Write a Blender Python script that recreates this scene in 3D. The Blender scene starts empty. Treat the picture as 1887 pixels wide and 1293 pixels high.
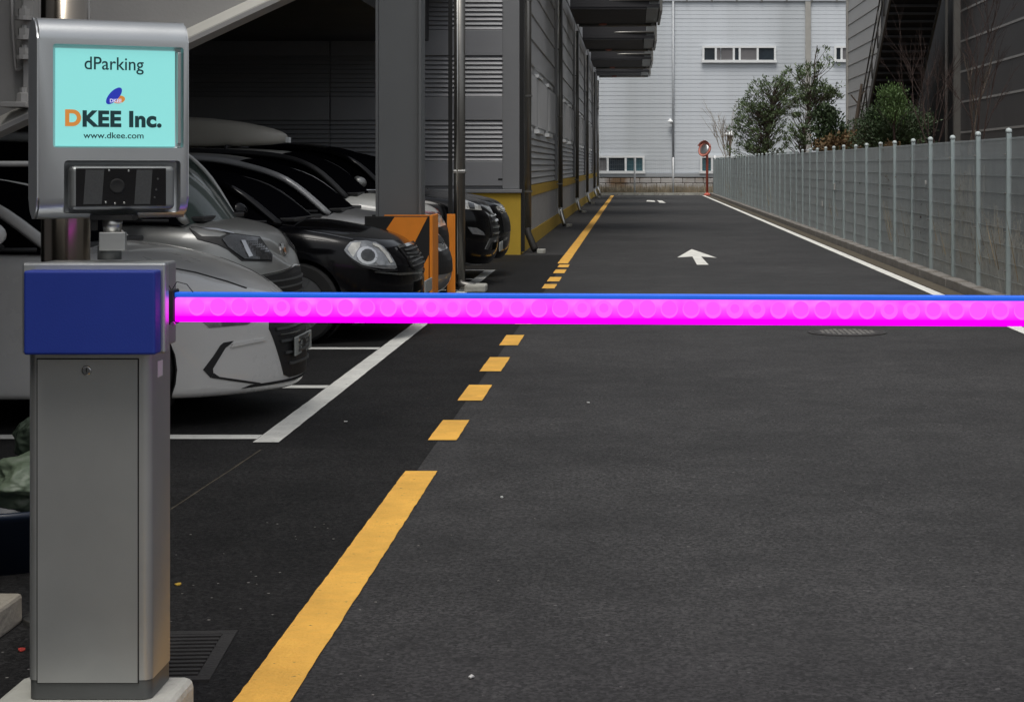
import bpy, bmesh, math, random
from mathutils import Vector, Matrix
from mathutils.bvhtree import BVHTree
from mathutils import noise as mnoise
random.seed(7)
R = math.radians
S = bpy.context.scene
COL = S.collection

# ------------------------------------------------------------------ camera
F, HC, PX, PY = 3400.0, 1.45, 1168.0, 305.0       # focal in photo pixels, eye height, vanishing point of the road
cam = bpy.data.cameras.new('camera'); camo = bpy.data.objects.new('camera', cam); COL.objects.link(camo)
camo.location = (0, 0, HC); camo.rotation_euler = (R(90), 0, 0)
cam.sensor_width = 36; cam.lens = 36 * F / 1887
cam.shift_x = -(PX - 943.5) / 1887; cam.shift_y = -(646.5 - PY) / 1887
cam.clip_start = .05; cam.clip_end = 2000
S.camera = camo
# ------------------------------------------------------------------ world
SUN_EL, SUN_AZ = R(66), R(190)       # azimuth clockwise from +Y
w = bpy.data.worlds.new('World'); S.world = w; w.use_nodes = True
nt = w.node_tree; bg = nt.nodes['Background']
sky = nt.nodes.new('ShaderNodeTexSky'); sky.sky_type = 'NISHITA'; sky.sun_disc = False
sky.sun_elevation = SUN_EL; sky.sun_rotation = SUN_AZ
sky.air_density = 1.2; sky.dust_density = 4.0
hs = nt.nodes.new('ShaderNodeHueSaturation'); hs.inputs['Saturation'].default_value = .28
nt.links.new(sky.outputs[0], hs.inputs['Color']); nt.links.new(hs.outputs[0], bg.inputs[0])
bg.inputs[1].default_value = .10
sl = bpy.data.lights.new('sun', 'SUN'); sl.energy = 1.5; sl.angle = R(30); sl.color = (1, .96, .9)
so = bpy.data.objects.new('sun', sl); COL.objects.link(so); so.location = (0, -10, 30)
sd = Vector((math.sin(SUN_AZ) * math.cos(SUN_EL), math.cos(SUN_AZ) * math.cos(SUN_EL), math.sin(SUN_EL)))
so.rotation_euler = sd.to_track_quat('Z', 'Y').to_euler()
vs = S.view_settings; vs.view_transform = 'Standard'; vs.look = 'None'; vs.gamma = 1; vs.use_curve_mapping = False
vs.exposure = 0.18
S.cycles.max_bounces = 6

# ------------------------------------------------------------------ materials
M = {}
def mat(name, col, rough=.6, metal=0., var=.12, vscale=3., bump=0., bscale=60., coat=0., emit=None, es=0., spec=.5, stain=None, alpha=1.):
    m = bpy.data.materials.new(name); m.use_nodes = True
    n = m.node_tree.nodes; l = m.node_tree.links; b = n['Principled BSDF']
    c = (col[0], col[1], col[2], 1)
    b.inputs['Roughness'].default_value = rough; b.inputs['Metallic'].default_value = metal
    b.inputs['Coat Weight'].default_value = coat; b.inputs['Coat Roughness'].default_value = .05
    b.inputs['Specular IOR Level'].default_value = spec
    b.inputs['Base Color'].default_value = c
    tc = n.new('ShaderNodeTexCoord')
    if var > 0:
        t = n.new('ShaderNodeTexNoise'); t.inputs['Scale'].default_value = vscale; t.inputs['Detail'].default_value = 6
        t.inputs['Roughness'].default_value = .65
        l.new(tc.outputs['Object'], t.inputs['Vector'])
        mr = n.new('ShaderNodeMapRange'); mr.inputs[1].default_value = .25; mr.inputs[2].default_value = .75
        mr.inputs[3].default_value = 1 - var; mr.inputs[4].default_value = 1 + var
        l.new(t.outputs[0], mr.inputs[0])
        mx = n.new('ShaderNodeVectorMath'); mx.operation = 'SCALE'; mx.inputs[0].default_value = col
        l.new(mr.outputs[0], mx.inputs['Scale']); src = mx.outputs[0]
        if stain:
            scol, sscale, lo, hi = stain
            t2 = n.new('ShaderNodeTexNoise'); t2.inputs['Scale'].default_value = sscale; t2.inputs['Detail'].default_value = 8
            l.new(tc.outputs['Object'], t2.inputs['Vector'])
            m2 = n.new('ShaderNodeMapRange'); m2.inputs[1].default_value = lo; m2.inputs[2].default_value = hi
            l.new(t2.outputs[0], m2.inputs[0])
            mix = n.new('ShaderNodeMix'); mix.data_type = 'RGBA'
            l.new(m2.outputs[0], mix.inputs['Factor']); l.new(src, mix.inputs['A'])
            mix.inputs['B'].default_value = (*scol, 1); src = mix.outputs['Result']
        l.new(src, b.inputs['Base Color'])
        rr = n.new('ShaderNodeMapRange'); rr.inputs[3].default_value = max(.02, rough * .85); rr.inputs[4].default_value = min(1, rough * 1.15)
        l.new(t.outputs[0], rr.inputs[0]); l.new(rr.outputs[0], b.inputs['Roughness'])
    if bump > 0:
        t = n.new('ShaderNodeTexNoise'); t.inputs['Scale'].default_value = bscale; t.inputs['Detail'].default_value = 4
        l.new(tc.outputs['Object'], t.inputs['Vector'])
        bp = n.new('ShaderNodeBump'); bp.inputs['Strength'].default_value = bump; bp.inputs['Distance'].default_value = .01
        l.new(t.outputs[0], bp.inputs['Height']); l.new(bp.outputs[0], b.inputs['Normal'])
    if emit:
        b.inputs['Emission Color'].default_value = (*emit, 1); b.inputs['Emission Strength'].default_value = es
    M[name] = m
    return m
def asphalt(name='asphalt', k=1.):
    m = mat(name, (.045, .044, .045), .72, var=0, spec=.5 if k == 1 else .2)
    n = m.node_tree.nodes; l = m.node_tree.links; b = n['Principled BSDF']; tc = n['Texture Coordinate']
    def noise(s, d, ro=.6):
        t = n.new('ShaderNodeTexNoise'); t.inputs['Scale'].default_value = s; t.inputs['Detail'].default_value = d; t.inputs['Roughness'].default_value = ro
        l.new(tc.outputs['Object'], t.inputs['Vector']); return t.outputs[0]
    def mr(src, a, b_, c, d):
        x = n.new('ShaderNodeMapRange'); x.inputs[1].default_value = a; x.inputs[2].default_value = b_; x.inputs[3].default_value = c; x.inputs[4].default_value = d
        l.new(src, x.inputs[0]); return x.outputs[0]
    def mul(a, b_):
        x = n.new('ShaderNodeMath'); x.operation = 'MULTIPLY'; l.new(a, x.inputs[0]); l.new(b_, x.inputs[1]); return x.outputs[0]
    v = n.new('ShaderNodeTexVoronoi'); v.inputs['Scale'].default_value = 85; l.new(tc.outputs['Object'], v.inputs['Vector'])
    vc = n.new('ShaderNodeSeparateColor'); l.new(v.outputs['Color'], vc.inputs[0])
    stone = mr(vc.outputs[0], 0, 1, .45, 1.6)
    fl = mr(vc.outputs[1], .992, 1., 1., 2.2)               # rare pale chips of aggregate
    big = mr(noise(.45, 6, .62), .3, .7, .66, 1.38)
    mid = mr(noise(2.6, 8, .72), .3, .7, .68, 1.34)
    pit = mr(noise(62, 5, .85), .38, .49, .30, 1.05)
    cl = mr(noise(1.1, 5, .65), .44, .58, 0., 1.)                # patches where the binder has worn and the stones stand out
    pm = n.new('ShaderNodeMix'); pm.data_type = 'FLOAT'; l.new(cl, pm.inputs['Factor']); pm.inputs[2].default_value = .92; l.new(pit, pm.inputs[3]); pit2 = pm.outputs[0]
    val = mul(mul(mul(stone, fl), mul(big, mid)), mul(pit, pit2))
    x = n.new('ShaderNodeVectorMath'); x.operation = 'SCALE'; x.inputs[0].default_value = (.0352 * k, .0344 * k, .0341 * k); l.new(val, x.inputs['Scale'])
    l.new(x.outputs[0], b.inputs['Base Color'])
    bp = n.new('ShaderNodeBump'); bp.inputs['Strength'].default_value = .35; bp.inputs['Distance'].default_value = .003
    l.new(mul(stone, pit), bp.inputs['Height']); l.new(bp.outputs[0], b.inputs['Normal'])
asphalt(); asphalt('asphalt_shaded', .5)  # second asphalt is darkened: shade over the bays put into its colour
def paint_line(name, col):      # road paint: worn through to the asphalt in places
    m = mat(name, col, .75, var=.2, vscale=3.5, bump=.5, bscale=90, stain=((.10, .085, .06), 34, .66, .78))
paint_line('yellow_paint', (.93, .51, .09)); paint_line('white_paint', (.80, .80, .75))
mat('alu', (.46, .47, .465), .38, .7, .05, 6, .05, 300, stain=((.35, .36, .36), 3, .55, .8))
mat('alu_light', (.58, .60, .61), .30, .8, .04, 6, .04, 300)
mat('alu_dark', (.12, .125, .125), .5, .5, .08, 6)
mat('seam', (.012, .012, .012), .8, var=0)
mat('blue', (.010, .034, .29), .55, 0, .06, 8, .05, 200)
mat('blue_strip', (.02, .15, .80), .35, 0, .06, 8, emit=(.012, .12, .75), es=.35)
mat('rubber', (.015, .015, .016), .7)
mat('black_glass', (.006, .006, .007), .12, 0, 0, coat=.3)
mat('sensor', (.06, .062, .062), .5, .2, .3, 300)
mat('chrome', (.7, .7, .7), .12, 1, .03, 4)
mat('steel', (.60, .60, .575), .33, 1, .08, 5)
mat('steel_dark', (.235, .23, .215), .40, .8, .1, 5)
mat('concrete_pale', (.50, .50, .45), .9, 0, .15, 5, .5, 40, stain=((.22, .2, .17), 7, .52, .75))
mat('concrete_side', (.36, .33, .27), .9, 0, .15, 5, .5, 40)
mat('concrete_wall', (.07, .072, .072), .9, 0, .2, 1.2, .4, 30, stain=((.065, .052, .032), 1.1, .44, .66))
mat('steel_paint', (.40, .395, .385), .6, .1, .08, 2, .1, 60)
mat('steel_cream', (.66, .65, .60), .55, .1, .07, 2, .1, 60)
mat('column_grey', (.165, .173, .178), .5, .2, .06, 1.5)
mat('orange', (.90, .28, .022), .55, 0, .1, 4)
mat('black_paint', (.014, .014, .014), .5)
mat('panel', (.30, .305, .32), .45, .15, .07, 1.2)
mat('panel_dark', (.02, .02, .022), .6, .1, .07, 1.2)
mat('trim', (.26, .265, .275), .45, .1, .06, 2)
mat('wall_yellow', (.62, .41, .045), .8, 0, .12, 2, .2, 30)
mat('board', (.46, .465, .46), .85, 0, .1, 2, stain=((.08, .08, .08), 14, .66, .7))
mat('siding_side', (.50, .505, .51), .5, .1, .08, 1)
mat('vent', (.42, .43, .44), .6, .2, .1, 6)
mat('white_frame', (.84, .86, .86), .5, 0, .05, 4)
mat('soffit', (.03, .03, .034), .7, 0, .1, 2)
mat('poly_sheet', (.13, .14, .14), .4, 0, .1, 3)
mat('far_siding', (.66, .70, .74), .6, 0, .05, .4, stain=((.42, .45, .46), .25, .45, .8))
mat('far_pipe', (.42, .44, .46), .5, .2, .05)
mat('far_beige', (.40, .39, .36), .6)
mat('far_glass', (.03, .04, .05), .15, 0, .4, .6)
mat('far_glass_grey', (.16, .155, .16), .4, 0, .15, 1)
mat('far_glass_teal', (.05, .11, .13), .2, 0, .4, 1)
mat('stone', (.46, .44, .42), .9, 0, .25, 1.6, .5, 20, stain=((.20, .125, .07), .7, .48, .62))
mat('right_siding', (.42, .415, .40), .55, .1, .06, .8)
mat('right_panel', (.085, .082, .082), .6, .1, .12, 1.)
mat('right_joint', (.36, .355, .34), .6)
mat('stair_dark', (.02, .02, .022), .7, .1, .1, 3)
mat('stair_rib', (.045, .045, .048), .7, .1, .1, 3)
mat('stair_grey', (.13, .125, .115), .6, .2, .15, 3)
mat('fence_green', (.38, .45, .455), .5, .15, .08, 3)
mat('fence_cap', (.48, .54, .54), .5)
mat('fence_wire', (.42, .46, .47), .5, .2, .1, 3)
mat('kerb', (.27, .255, .235), .9, 0, .2, 2, .4, 30, stain=((.12, .1, .075), 3, .5, .7))
mat('gutter_dirt', (.10, .085, .06), .95, 0, .35, 6, .6, 40)
mat('soil', (.10, .075, .05), .95, 0, .3, 2, .7, 20)
mat('red_pole', (.55, .12, .08), .5, 0, .1, 4)
mat('red_rim', (.60, .22, .17), .5, 0, .15, 6)
mat('mirror', (.80, .82, .82), .3, 1, 0)
mat('iron', (.06, .058, .056), .6, .5, .2, 20, .3, 90)
mat('manhole_tread', (.34, .33, .31), .6, .3, .3, 14)
mat('manhole', (.075, .07, .068), .6, .5, .3, 14, .3, 90)
mat('bag_green', (.13, .17, .115), .45, 0, .25, 8, .3, 14)
mat('bag_dark', (.035, .05, .035), .5, 0, .3, 8, .3, 14)
mat('tub_blue', (.008, .016, .035), .4, 0, .1, 8)
mat('module_grey', (.24, .25, .25), .4, .6, .05, 8)
mat('pole_steel', (.34, .30, .25), .2, 1, .1, 5)
mat('pvc', (.33, .335, .33), .5)
mat('print', (.05, .05, .05), .6, var=0)
mat('leaf', (.100, .145, .062), .5, 0, .5, 1.6)
mat('leaf_dark', (0.046, 0.078, 0.031), .6, 0, .4, .9)
mat('leaf_bright', (.095, .165, .05), .55, 0, .35, 1)
mat('leaf_brown', (0.156, 0.098, 0.042), .7, 0, .4, 1)
mat('bark', (.085, .065, .05), .9, 0, .2, 4)
mat('twig_red', (.045, .027, .023), .85, 0, .3, 2)
mat('twig_pale', (.24, .20, .15), .9, 0, .3, 2)
mat('dry_grass', (.30, .25, .17), .95, 0, .4, 1)
mat('chip', (.26, .25, .23), .9, 0, .3, 30)
mat('leaf_yellow', (.5, .32, .04), .7)
mat('scrap_white', (.6, .6, .58), .7)
mat('scrap_red', (.4, .04, .03), .6)
mat('plate', (.34, .36, .34), .5, 0, .05, 30)
mat('tyre', (.018, .018, .018), .85, 0, .15, 20)
mat('rim', (.40, .41, .42), .3, .85, .05)
mat('plastic', (.016, .016, .017), .5, 0, .1, 20)
mat('lamp_glass', (.30, .31, .32), .1, .55, .6, 14, coat=1)
mat('lamp_dark', (.05, .052, .055), .12, .4, .7, 16, coat=1)
mat('lamp_bright', (.62, .61, .56), .12, .35, .45, 14, coat=1)
mat('lamp_red', (.25, .02, .02), .2, coat=1)
mat('tint', (.003, .003, .004), .10, 0, 0, spec=0.)
mat('tint_pale', (.035, .05, .046), .08, 0, .3, 3, spec=.3)
def car_paint(name, col, metal, rough=.32, coat=.6, spec=.5): mat(name, col, rough, metal, .03, 2, coat=coat, spec=spec)
car_paint('car_white', (.74, .735, .71), 0, .28, .8)
car_paint('car_silver', (.32, .325, .315), .5)
car_paint('car_pale_grey', (.36, .365, .37), .3)
car_paint('car_black', (.003, .003, .004), 0, .12, .12, .22)
car_paint('car_grey', (.12, .125, .135), .6)
car_paint('car_pearl', (.68, .68, .64), 0)
car_paint('car_ink', (.003, .003, .0035), 0, .15, .15, .25)
mat('box_grey', (.42, .40, .35), .4, 0, .06, 3)
mat('screen', (.10, .3, .28), .3, 0, 0, emit=(.255, .69, .67), es=0.76)
mat('ink_dark', (.004, .02, .022), .5, 0, 0, emit=(.005, .03, .035), es=.6)
mat('ink_orange', (.3, .1, .02), .5, 0, 0, emit=(.50, .20, .035), es=0.82)
mat('ink_blue', (.01, .02, .2), .5, 0, 0, emit=(.012, .025, .34), es=0.82)
mat('ink_white', (.4, .4, .5), .5, 0, 0, emit=(.5, .5, .75), es=0.82)
mat('led_hot', (.3, .02, .3), .5, 0, 0, emit=(1., .075, 1.), es=1.45)
mat('led_spot', (.2, .01, .2), .5, 0, 0, emit=(1., .075, .98), es=1.13, spec=0.)
mat('led_halo', (.2, .01, .2), .5, 0, 0, emit=(1., .105, 1.), es=1.20, spec=0.)
mat('led_spot_dim', (.2, .01, .2), .5, 0, 0, emit=(1., .085, .98), es=1.11, spec=0.)
def led_body():
    m = mat('led_body', (.3, .01, .3), .4, 0, 0, emit=(1, .02, 1), es=1.26, spec=0.)
    n = m.node_tree.nodes; l = m.node_tree.links; b = n['Principled BSDF']; tc = n['Texture Coordinate']
    sp = n.new('ShaderNodeSeparateXYZ'); l.new(tc.outputs['Object'], sp.inputs[0])
    t = n.new('ShaderNodeTexNoise'); t.inputs['Scale'].default_value = 18; l.new(tc.outputs['Object'], t.inputs['Vector'])
    # the diodes sit in the upper half of the tube: paler there, purer magenta along the bottom
    z = n.new('ShaderNodeMapRange'); z.inputs[1].default_value = .012; z.inputs[2].default_value = .05; z.inputs[3].default_value = -.01; z.inputs[4].default_value = .125
    l.new(sp.outputs[2], z.inputs[0])
    mu = n.new('ShaderNodeMath'); mu.operation = 'MULTIPLY'; l.new(z.outputs[0], mu.inputs[0])
    q = n.new('ShaderNodeMapRange'); q.inputs[1].default_value = .3; q.inputs[2].default_value = .7; q.inputs[3].default_value = .5; q.inputs[4].default_value = 1.3
    l.new(t.outputs[0], q.inputs[0]); l.new(q.outputs[0], mu.inputs[1])
    cc = n.new('ShaderNodeCombineColor'); cc.inputs[0].default_value = 1; cc.inputs[2].default_value = 1
    l.new(mu.outputs[0], cc.inputs[1]); l.new(cc.outputs[0], b.inputs['Emission Color'])
led_body()

# ------------------------------------------------------------------ helpers
ORG = {}
def thing(name, label, cat, loc=(0, 0, 0), rz=0., group=None, kind=None):
    o = bpy.data.objects.new(name, None); COL.objects.link(o); o.empty_display_size = .2
    o.location = loc; o.rotation_euler = (0, 0, rz); tag(o, label, cat, group, kind)
    ORG[o] = Matrix.Translation(loc) @ Matrix.Rotation(rz, 4, 'Z')
    return o
def tag(o, label=None, cat=None, group=None, kind=None):
    if label: o['label'] = label
    if cat: o['category'] = cat
    if group: o['group'] = group
    if kind: o['kind'] = kind
    return o
def link_mesh(name, me, m=None, parent=None, smooth=False, world=True):
    """me in world coordinates (world=True) is brought into the frame of its root."""
    if m is not None and len(me.materials) == 0: me.materials.append(M[m] if isinstance(m, str) else m)
    o = bpy.data.objects.new(name, me); COL.objects.link(o)
    if parent is not None:
        r = parent
        o.parent = parent
        mt = ORG.get(parent, Matrix.Identity(4)); ORG[o] = mt
        if world: me.transform(mt.inverted())
    if smooth: me.shade_smooth()
    return o
class MB:
    def __init__(s): s.b = bmesh.new()
    def box(s, x0, x1, y0, y1, z0, z1, bev=0., mtx=None, seg=2):
        r = bmesh.ops.create_cube(s.b, size=1, matrix=Matrix.Translation(((x0 + x1) / 2, (y0 + y1) / 2, (z0 + z1) / 2)) @ Matrix.Diagonal((abs(x1 - x0), abs(y1 - y0), abs(z1 - z0), 1)))
        vs_ = r['verts']
        if bev > 0:
            es = {e for v in vs_ for e in v.link_edges}
            rr = bmesh.ops.bevel(s.b, geom=list(es), offset=bev, segments=seg, affect='EDGES', profile=.5)
            vs_ = list({v for f in rr['faces'] for v in f.verts} | {v for v in vs_ if v.is_valid})
        if mtx is not None: bmesh.ops.transform(s.b, matrix=mtx, verts=vs_)
        return s
    def tube(s, pts, r, n=8, cap=True, r2=None):
        pts = [Vector(p) for p in pts]; rings = []
        up = None
        for i, p in enumerate(pts):
            d = (pts[min(i + 1, len(pts) - 1)] - pts[max(i - 1, 0)]).normalized()
            if up is None:
                up = Vector((0, 0, 1)) if abs(d.z) < .9 else Vector((1, 0, 0))
            a = d.cross(up).normalized(); b_ = a.cross(d).normalized(); up = b_
            rr = r if r2 is None else r + (r2 - r) * i / max(1, len(pts) - 1)
            rings.append([s.b.verts.new(p + (a * math.cos(2 * math.pi * (k + .5) / n) + b_ * math.sin(2 * math.pi * (k + .5) / n)) * rr) for k in range(n)])
        for A, B in zip(rings, rings[1:]):
            for k in range(n): s.b.faces.new((A[k], A[(k + 1) % n], B[(k + 1) % n], B[k]))
        if cap:
            s.b.faces.new(rings[0][::-1]); s.b.faces.new(rings[-1])
        return s
    def lathe(s, prof, n=24, mtx=None):
        """prof: (r, z) about z"""
        rings = []
        for r, z in prof:
            rings.append([s.b.verts.new((r * math.cos(2 * math.pi * k / n), r * math.sin(2 * math.pi * k / n), z)) for k in range(n)])
        for A, B in zip(rings, rings[1:]):
            for k in range(n): s.b.faces.new((A[k], A[(k + 1) % n], B[(k + 1) % n], B[k]))
        s.b.faces.new(rings[0][::-1]); s.b.faces.new(rings[-1])
        if mtx is not None: bmesh.ops.transform(s.b, matrix=mtx, verts=[v for r_ in rings for v in r_])
        return s
    def prism(s, pts, vec):
        a = [s.b.verts.new(p) for p in pts]; b_ = [s.b.verts.new(Vector(p) + Vector(vec)) for p in pts]
        n = len(pts)
        s.b.faces.new(a[::-1]); s.b.faces.new(b_)
        for k in range(n): s.b.faces.new((a[k], a[(k + 1) % n], b_[(k + 1) % n], b_[k]))
        return s
    def mesh(s, name):
        bmesh.ops.recalc_face_normals(s.b, faces=s.b.faces)
        me = bpy.data.meshes.new(name); s.b.to_mesh(me); s.b.free(); return me
    def build(s, name, m, parent=None, smooth=False, world=True):
        return link_mesh(name, s.mesh(name), m, parent, smooth, world)
def B(name, m, parent, *a, bev=0., smooth=False):
    return MB().box(*a, bev=bev).build(name, m, parent, smooth)
def apply_mods(o, mods):
    for t, kw in mods:
        md = o.modifiers.new('m', t)
        for k, v in kw.items(): setattr(md, k, v)
    dg = bpy.context.evaluated_depsgraph_get()
    me = bpy.data.meshes.new_from_object(o.evaluated_get(dg)); o.modifiers.clear(); o.data = me
    return me
def boolean(o, cutters):
    tmp = []
    mods = []
    for c in cutters:
        me = c.mesh('cut'); co = bpy.data.objects.new('cut', me); COL.objects.link(co); tmp.append(co)
        if o.parent is not None: me.transform(Matrix.Identity(4))
        mods.append(('BOOLEAN', dict(operation='DIFFERENCE', object=co, solver='EXACT')))
    par = o.parent; o.parent = None
    me = apply_mods(o, mods); o.parent = par
    for c in tmp: bpy.data.objects.remove(c)
    return me
def W(px, py, d): return Vector(((px - PX) * d / F, d, HC - (py - PY) * d / F))
def gz(py): return F * HC / (py - PY)

# ================================================================== SETTING
def ground():
    mb = MB()
    # sheet to the horizon
    xs = [-300, -60, -20, -8, -2, 3.55, 3.56]; 
    b = mb.b
    v = [b.verts.new(p) for p in ((-400, -60, 0), (400, -60, 0), (400, 600, 0), (-400, 600, 0))]
    b.faces.new(v)
    tag(mb.build('ground', 'asphalt'), kind='structure')
ground()
def sheet(name, m, polys, z, label=None):
    mb = MB()
    for p in polys:
        vv = [mb.b.verts.new((x, y, z)) for x, y in p]; mb.b.faces.new(vv)
    me = mb.mesh(name)
    return tag(link_mesh(name, me, m), label=label, kind='structure')
def rough_edge(p0, p1, wdt, step=.05, jit=.0018):
    """strip between two points with slightly ragged painted edges"""
    a = Vector(p0); c = Vector(p1); d = c - a; n_ = max(2, min(400, int(d.length / step))); t = d.normalized(); nrm = Vector((-t.y, t.x))
    L = [(a + d * i / n_ + nrm * (wdt / 2 + random.uniform(-jit, jit))) for i in range(n_ + 1)]
    Rr = [(a + d * i / n_ - nrm * (wdt / 2 + random.uniform(-jit, jit))) for i in range(n_ + 1)]
    return [((L[i].x, L[i].y), (Rr[i].x, Rr[i].y), (Rr[i + 1].x, Rr[i + 1].y), (L[i + 1].x, L[i + 1].y)) for i in range(n_)]
YX = -1.014
def seg(y0, y1): return rough_edge((YX + .01, y0), (YX + .01 - (y1 - y0) * .0004, y1), .152)
sheet('bay_asphalt_shade', 'asphalt_shaded', [((-9, -20), (-1.02, -20), (-1.04, 29.9), (-9, 29.9))], .002)  # darkened sheet, paints the building's shade left of the yellow line
ylw = seg(2.6, gz(869))
tag(sheet('yellow_line', 'yellow_paint', ylw, .005), kind='structure')
tag(sheet('far_yellow_line', 'yellow_paint', rough_edge((-1.05, gz(486)), (-1.03, 89), .155, .4), .005), kind='structure')
for a, b_ in ((812, 775), (739, 710), (685, 659), (637, 618), (598, 586), (573, 563), (551, 543), (532, 524), (519, 511), (504, 497), (493, 488)):
    sheet('yellow_dash', 'yellow_paint', rough_edge((-1.010, gz(a)), (-1.010, gz(b_)), .152, .1), .005)
sheet('edge_line', 'white_paint', rough_edge((3.42, 10), (3.36, 89), .13, .4), .005)
sheet('bay_end_line', 'white_paint', rough_edge((-1.925, gz(816)), (-1.985, 25.55), .135, .15), .005)
for yy in (9.84, 12.07, 14.6, 17.0, 19.3, 21.4, 23.5, 25.5):
    sheet('bay_line', 'white_paint', rough_edge((-6.9, yy), (-1.995 - (yy - 9.8) * .004, yy), .15, .15), .005)
# arrow
sheet('lane_arrow', 'white_paint', [((.92, 26.9), (1.09, 26.9), (1.07, 29.3), (.93, 29.3)), ((.68, 29.0), (.93, 29.3), (1.0, 31.9)), ((1.07, 29.3), (1.30, 28.9), (1.0, 31.9)), ((.93, 29.3), (1.07, 29.3), (1.0, 31.9))], .005)
sheet('far_lane_arrow', 'white_paint', [((.50, 74), (.86, 73.2), (.84, 76), (.56, 77)), ((1.0, 71.5), (1.24, 71.0), (1.16, 76), (.96, 76.5))], .005)
sheet('asphalt_seam', 'gutter_dirt', rough_edge((-2.0, 6.2), (-1.9, 9.4), .006, .2, .002), .0035)
# dirt gutter, kerb
B('gutter', 'gutter_dirt', None, 3.50, 3.70, 8, 90, -.1, .004)['kind'] = 'structure'
kb = thing('kerb', None, None, (3.8, 8, 0)); del_ = kb; kb['kind'] = 'structure'
yk = 8.0; kmesh = None
while yk < 90:
    if kmesh is None:
        kmesh = MB().box(-.08, .08, .006, .994, -.05, .11, bev=.012, seg=1).mesh('kerb_stone'); kmesh.materials.append(M['kerb'])
    o = bpy.data.objects.new('kerb_stone', kmesh); COL.objects.link(o); o.parent = kb; o.location = (random.uniform(-.004, .004), yk - 8, random.uniform(-.004, .004)); yk += 1
# far kerb
fk = thing('far_kerb', None, None, (0, 90.2, 0)); fk['kind'] = 'structure'
fkm = MB().box(.006, .994, -.08, .08, -.05, .12).mesh('far_kerb_stone'); fkm.materials.append(M['concrete_pale'])
for i in range(-2, 4):
    o = bpy.data.objects.new('kerb_stone', fkm); COL.objects.link(o); o.parent = fk; o.location = (i, 0, 0)
# retaining wall and raised bank beyond the fence
B('retaining_wall', 'concrete_wall', None, 4.35, 4.6, 8, 90, -.2, 1.58)['kind'] = 'structure'
def bank():
    mb = MB(); nx, ny = 6, 70; g = []
    for j in range(ny + 1):
        row = []
        for i in range(nx + 1):
            row.append(mb.b.verts.new((4.6 + 3.6 * i / nx, 8 + 82 * j / ny, 1.5 + random.uniform(-.06, .10))))
        g.append(row)
    for j in range(ny):
        for i in range(nx): mb.b.faces.new((g[j][i], g[j][i + 1], g[j + 1][i + 1], g[j + 1][i]))
    tag(mb.build('soil_bank', 'soil'), kind='structure')
bank()

# ================================================================== LEFT WAREHOUSE
lw = thing('warehouse', 'grey ribbed-metal warehouse with yellow base along the left of the lane', 'warehouse', (-1.95, 30, 0))
FY = 30.0      # plane of the front wall
CX = -1.84     # plane of the side wall
# yellow foot of the front wall, corner
B('base_wall', 'wall_yellow', lw, -9, CX, FY + .001, FY + .5, 0, 1.0)
B('base_wall', 'wall_yellow', lw, CX - .4, CX, FY + .5, 92, 0, .28)
B('flashing', 'trim', lw, -9, CX + .02, FY - .05, FY + .5, 1.003, 1.06, bev=.008)
B('wall', 'panel', lw, -9, CX - .30, FY + .07, FY + .4, 1.063, 6.8)
B('corner_trim', 'trim', lw, CX - .30, CX - .02, FY + .005, FY + .4, 1.063, 6.8, bev=.012)
B('corner_gap', 'black_paint', lw, CX - .018, CX + .05, FY + .02, FY + .3, .05, 6.8)
bandtop = [(-70, 5), (103, 178), (222, 297)]
panels = [(935, 608), (607, 281), (280, 0)]
slat = {}
ph = lambda y: HC - (y - PY) * FY / F
for pi, (pa, pb) in enumerate(panels):
    x1 = (pa - PX) * FY / F - .006; x0 = (pb - PX) * FY / F + .006
    # flat panels between the ribbed ones
    for (ya, yb) in ((55, 103), (178, 222), (297, 343)):
        MB().box(x0, x1, FY + .01, FY + .069, ph(yb) + .004, ph(ya) - .004, bev=.006, seg=1).build('panel', 'panel', lw)
    for (ya, yb) in ((-20, 55), (103, 178), (222, 297)):
        zt, zb = ph(ya), ph(yb); n = 9; pitch = (zt - zb) / n
        key = pi
        if key not in slat:
            mb = MB(); L = x1 - x0
            # lapped rib: face leans out towards its lower edge
            pr = [(0, 0, pitch * .92), (0, -.022, pitch * .86), (0, -.05, pitch * .12), (0, -.03, 0), (0, 0, 0)]
            mb.prism([Vector(p) for p in pr], (L, 0, 0)); slat[key] = mb.mesh('louvre_slat'); slat[key].materials.append(M['panel'])
        for k in range(n):
            o = bpy.data.objects.new('louvre_slat', slat[key]); COL.objects.link(o); o.parent = lw
            o.location = (x0 + 1.95, FY + .068 - 30, zb + k * pitch)
B('sticker', 'black_paint', lw, W(918, 0, FY).x, W(926, 0, FY).x, FY + .004, FY + .012, ph(332), ph(329))
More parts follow.
